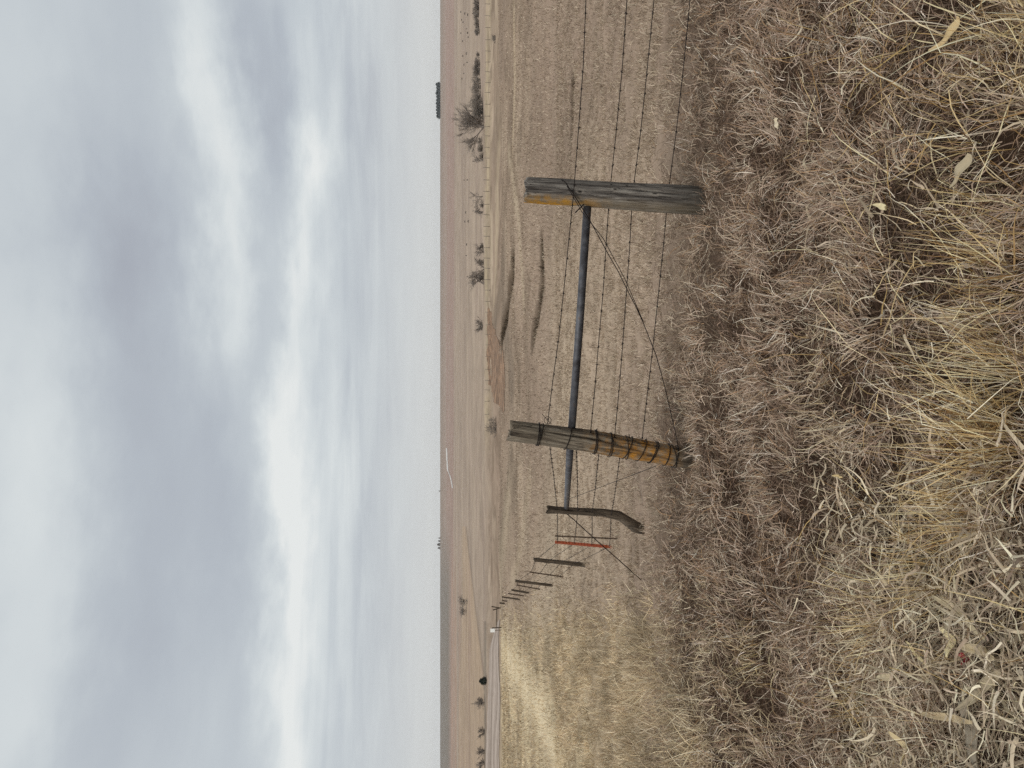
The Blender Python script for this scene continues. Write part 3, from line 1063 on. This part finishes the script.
HUSKS = [  # px, py, angle, length, width, curl, colour, label
    (978, 36, 1.9, 0.13, 0.028, .5, (206, 180, 136), 'pale split maize husk lying in the far right corner'),
    (908, 207, 1.2, 0.075, 0.02, .7, (216, 200, 160), 'curled cream maize leaf below the grey post'),
    (990, 172, 2.3, 0.11, 0.034, .2, (182, 166, 138), 'broad flat grey tan leaf beside leaning yellow stems'),
    (986, 322, 1.2, 0.12, 0.04, .4, (172, 156, 128), 'split grey leaf standing open beside the thin tuft'),
    (795, 124, 0.6, 0.07, 0.034, .5, (212, 196, 168), 'small pale husk shred alone on the brown bank'),
    (974, 484, 1.6, 0.17, 0.028, .1, (170, 156, 132), 'long flat stalk piece under the densest tuft'),
    (1002, 402, 1.5, 0.16, 0.03, .1, (160, 144, 120), 'dull flat stalk behind the straight open tuft'),
    (980, 641, 0.25, 0.085, 0.034, .8, (224, 208, 164), 'cream cupped husk just above the red scrap'),
    (945, 656, 1.15, 0.14, 0.012, .2, (214, 196, 150), 'narrow cream husk strip above the cupped husk'),
    (992, 615, 1.3, 0.22, 0.026, .25, (180, 164, 134), 'long tan leaf with a raised tip near the cupped husk'),
    (1010, 690, 2.4, 0.24, 0.03, .15, (170, 154, 128), 'long grey leaf crossing the corner below the red scrap'),
    (1004, 738, 0.35, 0.20, 0.05, .2, (150, 138, 120), 'widest grey maize leaf in the left corner'),
    (975, 716, 1.9, 0.26, 0.022, .1, (188, 168, 134), 'long straw brown leaf lying along the litter'),
    (930, 746, 0.7, 0.10, 0.03, .9, (206, 186, 146), 'tan husk folded up at the picture edge'),
    (912, 676, 2.0, 0.12, 0.024, .3, (190, 174, 144), 'grey tan husk slanting below the pale tuft'),
    (860, 476, 1.6, 0.06, 0.011, .3, (206, 182, 134), 'yellow leaf sheath standing beyond the densest tuft'),
    (1012, 650, 1.7, 0.14, 0.03, .4, (186, 168, 136), 'tan husk curled round the near side of the red scrap'),
]
for h_ in HUSKS:
    husk('maize_husk', *h_[:7], h_[7], 'maize husks on the near ground')
husk('plastic_scrap', 994, 657, 0.4, 0.034, 0.026, .9, (170, 40, 46), 'crumpled red plastic scrap among the maize husks', None, 0.085, 'litter', 0.3, M['scrap'])


# ------------------------------------------------------------------ wooden posts
def wood_post(name, base, top, radii, material, label, group=None, sides=56, rings=60, path=None, seed=0, sink=0.12):
    """an Empty at the foot, its log as the one part; radii: [(fraction, radius)]"""
    base = Vector(base); top = Vector(top)
    ax = (top - base)
    L = ax.length
    rot = ax.to_track_quat('Z', 'Y').to_matrix()
    # keep local X close to world X
    zc = ax.normalized(); xc = Vector((1, 0, 0)); xc = (xc - zc * xc.dot(zc)).normalized(); yc = zc.cross(xc)
    rot = Matrix((xc, yc, zc)).transposed()
    root = bpy.data.objects.new(name, None)
    V = np.zeros((rings + 1, sides, 3))
    rs = np.random.default_rng(seed)
    grooves = [(rs.uniform(0, 2 * math.pi), rs.uniform(0.0, 0.6), rs.uniform(0.25, 0.8), rs.uniform(0.08, 0.26), rs.uniform(0.035, 0.11)) for _ in range(18)]
    for i in range(rings + 1):
        s = i / rings
        zz = -sink + (L + sink) * s
        f = max(zz / L, 0)
        r0 = np.interp(f, [q[0] for q in radii], [q[1] for q in radii])
        off = (0, 0)
        if path is not None:
            off = (np.interp(f, [q[0] for q in path], [q[1] for q in path]), 0)
        for k in range(sides):
            an = 2 * math.pi * k / sides
            rr = r0 * (1 + 0.10 * (vnoise(an * 1.3 + seed, zz * 2.2, seed) - 0.5) + 0.07 * (vnoise(math.cos(an) * 4 + 9, math.sin(an) * 4 + zz * 1.2, seed + 3) - 0.5))
            for ga, g0, gl, gd, gw in grooves:
                da = abs((an - ga - 0.25 * math.sin(zz * 2 + ga) + math.pi) % (2 * math.pi) - math.pi)
                if da < gw * 2 and g0 < f < g0 + gl:
                    rr *= 1 - gd * math.exp(-(da / gw) ** 2) * math.sin(math.pi * (f - g0) / gl)
            jag = 0.028 * (vnoise(k * 1.7, seed + 5.0, seed) - 0.5) * 2 if i == rings else 0
            V[i, k] = (math.cos(an) * rr + off[0], math.sin(an) * rr, zz + jag)
    i, k = np.meshgrid(np.arange(rings), np.arange(sides), indexing='ij')
    k2 = (k + 1) % sides
    F = np.stack([i * sides + k, i * sides + k2, (i + 1) * sides + k2, (i + 1) * sides + k], -1).reshape(-1, 4)
    Vf = V.reshape(-1, 3)
    # sawn top with an inner ring
    ctr = V[rings].mean(0)
    inner = ctr + (V[rings] - ctr) * 0.55 + np.array([0, 0, 0.004])
    nb = len(Vf)
    Vf = np.concatenate([Vf, inner, ctr[None] + np.array([[0, 0, 0.006]])])
    kk = np.arange(sides); kn = (kk + 1) % sides
    F2 = np.stack([rings * sides + kk, rings * sides + kn, nb + kn, nb + kk], 1)
    F3 = np.stack([nb + kk, nb + kn, np.full(sides, nb + sides)], 1)
    me = np_mesh(name, Vf, [F, F2, F3], None, True)
    me.set_sharp_from_angle(angle=math.radians(38))
    COL.objects.link(root)
    root.location = base
    root.rotation_mode = 'QUATERNION'
    root.rotation_quaternion = rot.to_quaternion()
    tag(root, label, 'fence post', group)
    log = link('log', me, material, root)
    return root, rot, L


p1b = at_depth(706, 201, Y1); p1t = at_depth(527, 190, Y1 + 0.02)
p1, R1, L1 = wood_post('wooden_post', p1b, p1t, [(0, .104), (0.5, .102), (1, .092)], M['grey_wood'],
                       'thick weathered grey post with orange lichen on its top edge', seed=4)
p2b = at_depth(699, 461, Y2); p2t = at_depth(511, 431, Y2 + 0.03)
p2, R2, L2 = wood_post('wooden_post', p2b, p2t, [(0, .092), (0.15, .082), (0.5, .090), (1, .083)], M['corner_wood'],
                       'leaning corner post with orange lichen and wire wrapped around it', seed=9,
                       path=[(0, 0), (0.3, 0.012), (0.6, 0.02), (1, 0)])
p3b = at_depth(644, 530, Y3); p3t = at_depth(548, 509.5, Y3)
p3, R3_, L3 = wood_post('wooden_post', p3b, p3t, [(0, .055), (0.10, .074), (0.22, .062), (0.45, .050), (0.9, .043), (1, .050)], M['dark_wood'],
                        'thin crooked dark log post, bent at its foot', seed=15,
                        path=[(0, 0), (0.10, 0.02), (0.28, 0.105), (0.45, 0.10), (1, 0.0)])


# wire wrapped around the corner post: parts of it
def wraps():
    rows = [(0.845, 3), (0.555, 2), (0.475, 2), (0.70, 1), (0.385, 2), (0.31, 1), (0.245, 2), (0.175, 1), (0.13, 2)]
    for f, n in rows:
        m = MB()
        for q in range(n):
            r = np.interp(f, [0, .15, .5, 1], [.092, .082, .09, .083]) * 1.055 + 0.003
            zc = f * L2 + q * 0.011
            cx = np.interp(f, [0, .3, .6, 1], [0, .012, .02, 0])
            tl = random.uniform(-0.03, 0.03)
            pts = [(cx + r * math.cos(t), r * math.sin(t), zc + tl * math.cos(t) + 0.008 * t / 6.3) for t in np.linspace(0, 2 * math.pi * 1.02, 26)]
            m.tube(pts, random.uniform(.0028, .0042), 5)
        # twisted knot on the front right
        a0 = random.uniform(-1.3, -0.2)
        c0 = Vector((cx + r * math.cos(a0), r * math.sin(a0), zc))
        for q in range(3):
            d = Vector((random.uniform(-1, 1), random.uniform(-1, 0.2), random.uniform(-1, 1))).normalized() * 0.028
            m.tube([c0 - d * 0.5, c0, c0 + d], 0.003, 4)
        m.build('wire_wrap', M['wire'], p2)


wraps()


# ------------------------------------------------------------------ rails
def local_pt(root, rot, L, f, dx=0.0, dy=0.0):
    return root.location + rot @ Vector((dx, dy, f * L))


ra = at_depth(587.5, 207, Y1 + 0.02); rb = at_depth(571.5, 431, Y2 + 0.02)
rail = MB().tube([ra + Vector((0.02, 0, 0)), ra.lerp(rb, 0.5) + Vector((0, 0, -0.004)), rb], 0.031, 14)
o = rail.build('brace_rail', M['pipe'])
tag(o, 'steel pipe rail bracing the thick grey post against the corner post', 'rail')
rc = at_depth(570, 449, Y2 + 0.05); rd = at_depth(566.5, 507, Y3 - 0.06)
rail = MB().tube([rc, rd], 0.031, 14)
o = rail.build('brace_rail', M['pipe'])
tag(o, 'shorter steel pipe rail between the corner post and the crooked log post', 'rail')


# ------------------------------------------------------------------ wire
def strand(pts, label, barbs=True, rad=0.0034, sag=0.01, group=None, name='barbed_wire', step=0.13, cat='wire', extra=None):
    pts = [Vector(p) for p in pts]
    m = MB()
    for a, b in zip(pts[:-1], pts[1:]):
        n = max(3, int((b - a).length / 0.35))
        m.tube([a.lerp(b, i / n) - Vector((0, 0, sag * 4 * (i / n) * (1 - i / n))) + Vector((random.uniform(-1, 1), 0, random.uniform(-1, 1))) * (0.003 if 0 < i < n else 0)
                for i in range(n + 1)], rad, 5)
        if barbs:
            L = (b - a).length
            k = step * random.uniform(0.3, 1)
            while k < L:
                t = k / L
                c = a.lerp(b, t) - Vector((0, 0, sag * 4 * t * (1 - t)))
                for s in range(2):
                    d = Vector((random.uniform(-.5, .5), random.uniform(-1, 1), random.uniform(-1, 1))).normalized() * 0.014
                    m.tube([c - d, c + d], 0.0017, 4)
                m.tube([c - (b - a).normalized() * 0.008, c + (b - a).normalized() * 0.008], rad * 1.6, 5)
                k += step * random.uniform(0.9, 1.1)
    if extra: extra(m)
    return tag(m.build(name, M['wire']), label, cat, group)


def far_right(px):       # where the strand leaves the picture, carried on beyond the edge
    a = at_depth(px, 0, Y1 - 0.32)
    return a


RIGHT = [  # v at the picture edge, at the thick post, at the corner post
    (586, 573.5, 547.5, 424, 'topmost strand of the four running right from the corner post'),
    (627, 609.5, 590.5, 433, 'second strand down of the four running right from the corner post'),
    (654, 632.5, 614.5, 438, 'third strand down of the four running right from the corner post'),
    (690, 668, 641.5, 445, 'lowest strand of the four running right from the corner post'),
]
for e, a, b, yb, lab in RIGHT:
    q0 = at_depth(e, 0, Y1 - 0.30)
    q1 = at_depth(a, 195, Y1 - 0.112 if e == 586 else Y1 + 0.108)
    q2 = at_depth(b, yb, Y2 - 0.03)
    q00 = q0 + (q0 - q1) * 1.2

    def ex(m, q2=q2, e=e):
        if e == 586:      # the slack loop where the top strand is tied off
            c = q2 + Vector((0.03, -0.01, 0.0))
            m.tube([c + Vector((0.03 * math.cos(t), 0, 0.028 * math.sin(t))) for t in np.linspace(0, 6.2, 14)], 0.0026, 4)
            m.tube([c + Vector((0.05, 0, 0.045)), c, c + Vector((-0.03, 0, -0.03))], 0.0026, 4)
    strand([q00, q0, q1, q2], lab, extra=ex)

# line posts along the left-hand fence: (py top, px top, py base, px base, kind)
LINE = [
    (559.5, 534, 564.5, 581, 'log', 'short stout wooden line post just beyond the red steel post'),
    (572, 529.5, 577, 564, 'steel', 'slim steel line post second beyond the red steel post'),
    (581, 515.5, 584.5, 545, 'log', 'dark wooden line post third beyond the red steel post'),
    (585, 516.5, 589.5, 541, 'steel', 'slim steel line post close behind the third dark post'),
    (590, 511.5, 593.2, 531, 'log', 'dark wooden line post fifth beyond the red steel post'),
    (593.5, 508, 596, 525, 'steel', 'slim steel line post sixth beyond the red steel post'),
    (597, 502, 599, 517, 'log', 'dark wooden line post seventh beyond the red steel post'),
    (600.5, 502, 602, 513, 'steel', 'slim steel line post eighth beyond the red steel post'),
    (603, 499.5, 604, 509, 'log', 'small distant line post ninth beyond the red steel post'),
]
H_LINE = 1.15
line_tops = []
tpost_mesh = None


def tpost(base, top, m, label, name='steel_post', scale=1.0, group=None):
    base = Vector(base); top = Vector(top)
    ax = (top - base); L = ax.length
    mb = MB()
    s = scale
    e = 0.12
    mb.box((0, 0, L / 2 - e / 2), (0.036 * s, 0.006 * s, L + e))
    mb.box((0, 0.018 * s, L / 2 - e / 2 - 0.002), (0.006 * s, 0.031 * s, L + e - 0.004))
    k = 0.12
    while k < L - 0.03:
        mb.box((0, -0.005 * s, k), (0.016 * s, 0.006 * s, 0.02))
        k += 0.055
    o = mb.build(name, m, None, False)
    zc = ax.normalized(); xc = Vector((1, 0, 0)); xc = (xc - zc * xc.dot(zc)).normalized(); yc = zc.cross(xc)
    o.location = base
    o.rotation_euler = Matrix((xc, yc, zc)).transposed().to_euler()
    return tag(o, label, 'fence post', group)


def depth_for(px_len, h):
    return h * FPX / px_len


# red steel post
d_r = 13.0
rb_ = at_depth(618, 547.5, d_r); rt_ = at_depth(555, 542, d_r)
o = tpost(rb_, rt_, M['red'], 'faded red steel post beyond the crooked log post', scale=1.45)
line_tops.append((rb_, rt_))
st_b = at_depth(612, 538.5, 12.2); st_t = at_depth(555, 536, 12.2)
tpost(st_b, st_t, M['tpost'], 'thin rusty steel stay just right of the red post', scale=0.7)
for i, (ty, tx, by, bx, kind, lab) in enumerate(LINE):
    dd = depth_for(bx - tx + 2, H_LINE)
    bp = at_depth(bx, by, dd); tp = at_depth(tx, ty, dd)
    gz = T(bp.x, bp.y)
    if kind == 'log':
        r = max(0.05, 1.5 * dd / FPX * 0.5)
        wood_post('wooden_post', bp, tp, [(0, r * 1.1), (1, r)], M['dark_wood'], lab, None, sides=10, rings=6, seed=30 + i, sink=max(0.2, bp.z - gz + 0.2))
    else:
        tpost(bp, tp, M['tpost'], lab, scale=max(1.2, dd * 0.045))
    line_tops.append((bp, tp))

# left-hand strands: corner post -> crooked post -> along the line posts
LEFT = [
    (548.5, 437, 557, 509, 0.96, 'topmost strand running from the corner post past the crooked log post'),
    (576, 443, 577.5, 511, 0.70, 'second strand down from the corner post towards the far line posts'),
    (599, 449, 592, 512.5, 0.42, 'third strand down from the corner post towards the far line posts'),
    (620, 455, 611, 515, 0.14, 'lowest strand from the corner post towards the far line posts'),
]
for va, ya, vb, yb, fr, lab in LEFT:
    pts = [at_depth(va, ya, Y2 + 0.02), at_depth(vb, yb, Y3 - 0.07)]
    for bp, tp in line_tops:
        pts.append(bp.lerp(tp, fr))
    strand(pts, lab, sag=0.006, step=0.16)

# brace wires
a = at_depth(569, 181, Y1 - 0.11)
m_end = at_depth(678, 445, Y2 - 0.07)


def along(px, py):
    return at_depth(px, py, Y1 - 0.05 + (Y2 - Y1 - 0.02) * (py - 212) / (445 - 212))


mids = [along(*q) for q in ((588.5, 218), (618, 271), (643, 322), (656, 355), (668, 400))]
mids2 = [along(*q) for q in ((582, 212), (603, 238), (625, 279), (643, 321))]


def twitch(m):
    c = at_depth(580, 209, Y1 - 0.08)
    m.tube([c + Vector((-0.028, 0, 0.035)), c + Vector((0.035, 0, -0.03))], 0.005, 5)


strand([at_depth(560, 178.5, Y1 - 0.02), at_depth(566, 183, Y1 - 0.11), *mids, m_end], 'double brace wire slanting from the grey post top to the corner post foot',
       False, 0.0036, 0.0, None, 'brace_wire', extra=lambda m: (twitch(m), m.tube([at_depth(567, 186, Y1 - .105), *mids2], 0.003, 5)))
strand([at_depth(656, 466, Y2 - 0.02), at_depth(566, 500, Y3 - 0.08)], 'thin brace wire rising from the corner post foot to the crooked log post', False, 0.0028, 0.0, None, 'brace_wire')
ge = hit(641, 582)
strand([at_depth(566, 513, Y3), at_depth(574, 520, Y3 + 0.02), ge - Vector((0, 0, 0.03))], 'taut dark guy wire from the crooked log post down to the ground', False, 0.0065, 0.0, None, 'guy_wire')


# grass growing around the post feet
tuft(704, 200, 110, 0.15, 0.09, 4.2, 'pale wispy grass grown up around the foot of the grey post', BROWN + [(2, (206, 200, 186))], (0.0016, 0.003), 'grass around the post feet')
tuft(700, 466, 120, 0.17, 0.10, 4.2, 'grey wispy grass around the foot of the corner post', BROWN + [(2, (196, 190, 178))], (0.0016, 0.003), 'grass around the post feet')
tuft(694, 446, 160, 0.17, 0.075, 0.6, 'dark tangled weed clump against the right side of the corner post foot', [(3, (74, 64, 53)), (2, (98, 86, 72)), (1, (58, 50, 42)), (.6, (150, 136, 116))], (0.002, 0.0036), 'grass around the post feet')
tuft(652, 532, 70, 0.18, 0.09, 4.2, 'pale dry grass at the foot of the crooked log post', BROWN, (0.002, 0.004), 'grass around the post feet')


# ------------------------------------------------------------------ far H-brace and white marker on the left
q1 = at_depth(497, 609.5, 92); g1 = Vector((q1.x, q1.y, T(q1.x, q1.y)))
for (tx, ty, bx, by, lab) in ((491.5, 606.5, 502, 608.5, 'far end post where the left-hand fence stops'), (493, 610, 499.5, 608, 'leaning far brace post crossing the end post'), (492, 628, 501, 627.5, 'single far post at the edge of the gravel road')):
    bp = at_depth(bx, by, 90); tp = at_depth(tx, ty, 90)
    wood_post('wooden_post', bp, tp, [(0, .075), (1, .07)], M['dark_wood'], lab, None, sides=8, rings=3, seed=60, sink=max(.3, bp.z - T(bp.x, bp.y) + .3))
o = MB().tube([at_depth(496.7, 609, 90), at_depth(496.7, 627.5, 90)], 0.05, 6).build('brace_rail', M['dark_wood'])
tag(o, 'far horizontal rail joining the end posts beside the gravel road', 'rail')
c = at_depth(492.5, 630.5, 92)
sg = empty('marker_sign', (c.x, c.y, T(c.x, c.y)), 'small white marker sign at the edge of the gravel road', 'sign')
hgt = c.z - sg.location.z
MB().box((0, 0, hgt), (0.44, 0.03, 0.55)).build('panel', M['white'], sg, False)
MB().box((0, 0.035, (hgt + .2 - .2) / 2), (0.06, 0.03, hgt + 0.4)).build('pole', M['tpost'], sg, False)

# ------------------------------------------------------------------ far fence along the creek
first = None
mpost = MB().tube([(0, 0, -0.3), (0, 0, 0.6), (0.01, 0, 1.25)], [0.06, 0.055, 0.05], 6).mesh('far_fence_post')
mpost.materials.append(M['bark'])
fp = []
py = 4.0
while py < 436:
    p = hit(490 + 0.6 * math.sin(py / 40), py)
    o = bpy.data.objects.new('fence_post', mpost)
    COL.objects.link(o)
    o.location = p
    o.rotation_euler = (random.uniform(-.08, .08), random.uniform(-.08, .08), random.uniform(0, 6))
    tag(o, 'tiny post of the far fence line along the creek', 'fence post', 'posts of the far fence along the creek')
    fp.append(p)
    py += random.uniform(9.5, 13)


# ------------------------------------------------------------------ trees
def bare_tree(name, base, h, spread, label, cat, group, seed, material, depth=5, stems=1, trunk_r=None, droop=0.0, twig=0.02, kids=(3, 5)):
    rnd = random.Random(seed)
    root = empty(name, base, label, cat, group)
    tr, cr = MB(), MB()
    r0 = trunk_r or h * 0.028

    def grow(mb, p, d, L, r, lvl):
        n = 4 if lvl < 2 else 3
        pts, rad = [p], [r]
        q = p.copy(); dd = d.copy()
        for i in range(n):
            dd = (dd + Vector((rnd.gauss(0, .13), rnd.gauss(0, .13), rnd.gauss(0.03 - droop * lvl, .09)))).normalized()
            q = q + dd * (L / n)
            pts.append(q.copy())
            rad.append(max(r * (1 - 0.62 * (i + 1) / n), twig * 0.5))
        mb.tube(pts, rad, 6 if lvl == 0 else 4 if lvl < 3 else 3, False)
        if lvl >= depth:
            return
        for c in range(rnd.randint(*kids)):
            t = rnd.uniform(0.3, 1.0) if c else 1.0
            k = min(int(t * n), n)
            s = pts[k]
            out = Vector((rnd.gauss(0, 1), rnd.gauss(0, 1), rnd.gauss(0, .5))).normalized()
            nd = (dd * rnd.uniform(.55, 1.0) + out * spread).normalized()
            grow(cr, s, nd, L * rnd.uniform(.55, .82), max(rad[k] * .75, twig), lvl + 1)
    for s in range(stems):
        d0 = Vector((rnd.gauss(0, .12 + .28 * (stems > 1)), rnd.gauss(0, .12 + .28 * (stems > 1)), 1)).normalized()
        grow(tr, Vector((rnd.gauss(0, .05 * h * (stems > 1)), rnd.gauss(0, .05 * h * (stems > 1)), -0.3)), d0, h * (.34 if depth > 3 else .42), r0, 0)
    tr.build('trunk', material, root)
    cr.build('crown', material, root)
    # scale to the wanted height
    zmax = max(v.z for v in cr.v)
    k = h / zmax
    root.scale = (k, k, k)
    return root


def tree_at(px, py, top_px, **kw):
    b = hit(px, py)
    h = (px - top_px) * b.y / FPX
    return b, h


BIG = [
    (484, 128, 448, 'large bare tree with a broad crown by the creek', 5, 5, 0.36),
    (483, 196, 468, 'crooked bare tree leaning over the creek fence', 4, 1, 0.7),
    (483, 212, 472, 'small bare tree left of the crooked creek tree', 4, 2, 0.6),
    (484, 252, 472, 'small twiggy bare tree right of the forked pair', 4, 3, 0.6),
    (484, 269, 470, 'bare forked creek tree next to the widest one of its clump', 4, 2, 0.6),
    (484, 284, 466, 'widest bare tree of the small creek clump', 5, 2, 0.7),
    (482, 322, 474, 'tiny bare tree alone behind the russet patch', 4, 2, 0.6),
    (482, 331, 473, 'tiny bare tree left of the other one behind the russet patch', 4, 2, 0.6),
    (483.5, 161, 472, 'thin bare sapling beside the large bare tree', 4, 2, 0.5),
    (484.5, 702, 470.5, 'spreading bare tree next to the dark evergreen by the road', 5, 2, 0.65),
    (484.5, 733, 476, 'small V shaped bare tree beside the gravel road', 4, 2, 0.5),
    (484.5, 751, 475, 'bare tree between the V shaped one and the last roadside tree', 4, 2, 0.6),
    (484.5, 762, 474, 'last bare roadside tree at the edge of view', 4, 3, 0.65),
]
for i, (bx, by, tx, lab, dep, st, spr) in enumerate(BIG):
    b, h = tree_at(bx, by, tx)
    bare_tree('bare_tree', b, h, spr, lab, 'tree', 'bare trees along the creek and road', 100 + i, M['bark'], depth=dep, stems=st, twig=0.028 * b.y / 300, kids=(3, 5) if i == 0 else (3, 4))

SHRUBS = []
for k, (bx, by, tx, w) in enumerate([(479, 3, 472, 1), (479, 9, 472, 1), (479, 16, 473, 1), (479, 24, 473, 1), (479.5, 31, 474, 1), (479, 6, 474, 1), (479, 12.5, 471, 1), (479, 20, 474, 1), (479, 28, 475, 1), (479.5, 55, 475, 1), (480, 64, 474, 1), (480, 71, 473, 1), (480.5, 80, 474, 1), (481, 88, 473, 1), (482, 97, 472, 1), (483, 106, 470, 1), (483, 114, 471, 1), (483, 122, 470, 1), (479.5, 60, 474, 1), (480, 67, 471, 1), (480, 75, 470, 1), (480.5, 84, 469, 1),
                                     (481, 92, 470, 1), (482, 101, 467, 1), (483, 110, 462, 1), (483, 118, 466, 1), (495.5, 37, 491, .6), (496, 428, 484, .9), (482, 142, 475, 1), (482.5, 148, 477, 1), (483, 156, 479, 1), (483.5, 204, 478, 1), (483.5, 247, 478, 1), (483.5, 262, 477, 1), (483.5, 276, 477, 1), (482.5, 327, 477, 1), (467.5, 600, 457, 1), (466.5, 612, 458, 1)]):
    b, h = tree_at(bx, by, tx)
    if by < 124:
        lab, grp = 'dark tangled thicket bush in the row along the creek', 'thicket bushes in a row along the creek'
    elif by < 341:
        lab, grp = 'low thin brush between the bare trees along the creek', 'low brush between the creek trees'
    else:
        lab, grp = None, None
    if by == 37:
        lab, grp = 'single low dark bush on the creek fence', None
    if by == 428: lab, grp = 'round grey leafless bush just behind the corner post top', None
    if by == 600: lab, grp = 'dark round field bush right of its twin', None
    if by == 612: lab, grp = 'dark round field bush left of its twin', None
    bare_tree('thicket_bush', b, h, 0.85, lab, 'bush', grp, 200 + k, M['shrub'], depth=4, stems=5, trunk_r=h * 0.012, twig=0.026 * b.y / 300, kids=(3, 4))


def evergreen(base, h, w, label, group, seed, leaf='needle'):
    rnd = random.Random(seed)
    root = empty('evergreen_tree', base, label, 'tree', group)
    MB().tube([(0, 0, -0.3), (0, 0, h * 0.5), (0, 0, h * 0.9)], [h * .03, h * .022, h * .008], 6).build('trunk', M['bark'], root)
    rs = np.random.default_rng(seed)
    n = 1500
    u = rs.uniform(0.03, 1, n)
    rad = w * (1 - u) ** 0.4 * np.minimum(u * 6, 1) * rs.uniform(0.45, 1.05, n)
    an = rs.uniform(0, 6.28, n)
    clump = 0.75 + 0.5 * vnoise(an * 1.5, u * 6, seed)
    c = np.stack([np.cos(an) * rad * clump, np.sin(an) * rad * clump, u * h], 1)
    s = h * 0.055
    a = c + rs.normal(0, s, (n, 3)); b = c + rs.normal(0, s, (n, 3)); d = c + rs.normal(0, s, (n, 3))
    V = np.stack([a, b, d], 1).reshape(-1, 3)
    link('crown', np_mesh('crown', V, [np.arange(3 * n).reshape(-1, 3)]), M[leaf], root)
    return root


b, h = tree_at(486.5, 681, 480)
evergreen(b, h * 1.08, h * 0.62, 'dense dark evergreen rounded like a ball by the gravel road', None, 301)
# shelterbelt on the skyline
k = 0
py = 84.5
while py < 117:
    d = ray(441.5, py)
    yy = 3480 + random.uniform(-30, 30)
    x = yy * d.x / d.y
    evergreen(Vector((x, yy, T(x, yy))), (441 - 436.8 + random.uniform(-.5, .4)) * yy / FPX, random.uniform(10, 15), 'dark tree of the shelterbelt row on the skyline', 'shelterbelt trees on the skyline', 320 + k)
    k += 1
    py += random.uniform(2.2, 3.6)
for py, hh in ((541, 1.2), (544.5, 2.0), (548, 1.5), (538, .9), (491, .7)):
    d = ray(441, py)
    yy = 3500
    x = yy * d.x / d.y
    evergreen(Vector((x, yy, T(x, yy))), (hh + 1) * yy / FPX, hh * 3.8, 'tiny dark far tree breaking the bare skyline', 'tiny far trees on the bare skyline', 360 + k, 'shrub')
    k += 1


# ------------------------------------------------------------------ cattle
def cow_mesh():
    me = bpy.data.meshes.new('cow')
    V = [(0.75, 0, 1.12), (0.25, 0, 1.05), (-0.35, 0, 1.08), (-0.75, 0, 1.15), (-1.02, 0, 1.12), (-1.32, 0, 0.72), (-1.45, 0, .55),   # rump .. neck, head down
         (0.72, .22, .75), (0.80, .22, .40), (0.76, .22, 0.0), (0.72, -.22, .75), (0.70, -.22, .40), (0.70, -.22, 0.0),
         (-0.70, .2, .72), (-0.70, .2, .36), (-0.68, .2, 0.0), (-0.70, -.2, .72), (-0.78, -.2, .36), (-0.80, -.2, 0.0), (0.95, 0, 1.0), (0.98, 0, .5)]
    E = [(0, 1), (1, 2), (2, 3), (3, 4), (4, 5), (5, 6), (0, 7), (7, 8), (8, 9), (0, 10), (10, 11), (11, 12), (3, 13), (13, 14), (14, 15), (3, 16), (16, 17), (17, 18), (0, 19), (19, 20)]
    rad = [.33, .38, .38, .33, .20, .16, .10, .17, .08, .06, .17, .08, .06, .14, .075, .06, .14, .075, .06, .05, .025]
    me.from_pydata(V, E, [])
    o = bpy.data.objects.new('tmp', me)
    COL.objects.link(o)
    md = o.modifiers.new('s', 'SKIN')
    sk = me.skin_vertices[0].data
    for i, r in enumerate(rad):
        sk[i].radius = (r, r)
    sk[1].use_root = True
    o.modifiers.new('u', 'SUBSURF').levels = 1
    dg = bpy.context.evaluated_depsgraph_get()
    res = bpy.data.meshes.new_from_object(o.evaluated_get(dg))
    bpy.data.objects.remove(o)
    res.materials.clear()
    res.materials.append(M['hide'])
    res.polygons.foreach_set('use_smooth', np.ones(len(res.polygons), bool))
    res.name = 'cow'
    return res


COWS = [(390, 147, 0), (355, 218, 0), (370, 245, 0), (408, 316, 0), (422, 362, 0), (365, 452, 0), (428, 408, 0), (345, 365, 0), (345, 130, 0), (425, 160, 0), (408, 585, 0), (368, 612, 0), (415, 685, 0), (382, 708, 0),
        (378, 37, 70), (358, 97, 70), (382, 440, 140), (418, 438, 140), (400, 25, 210), (430, 122, 210), (392, 125, 210), (411, 380, 210), (405, 500, 210)]
cmesh = cow_mesh()
for X, Yp, y0 in COWS:
    p = hit(430 + X / 10.97, y0 + Yp / 10.97)
    o = bpy.data.objects.new('cow', cmesh)
    COL.objects.link(o)
    o.location = p
    o.rotation_euler = (0, 0, random.uniform(0, 6.28))
    tag(o, 'black cow grazing far off beyond the creek', 'cow', 'cattle grazing beyond the creek')
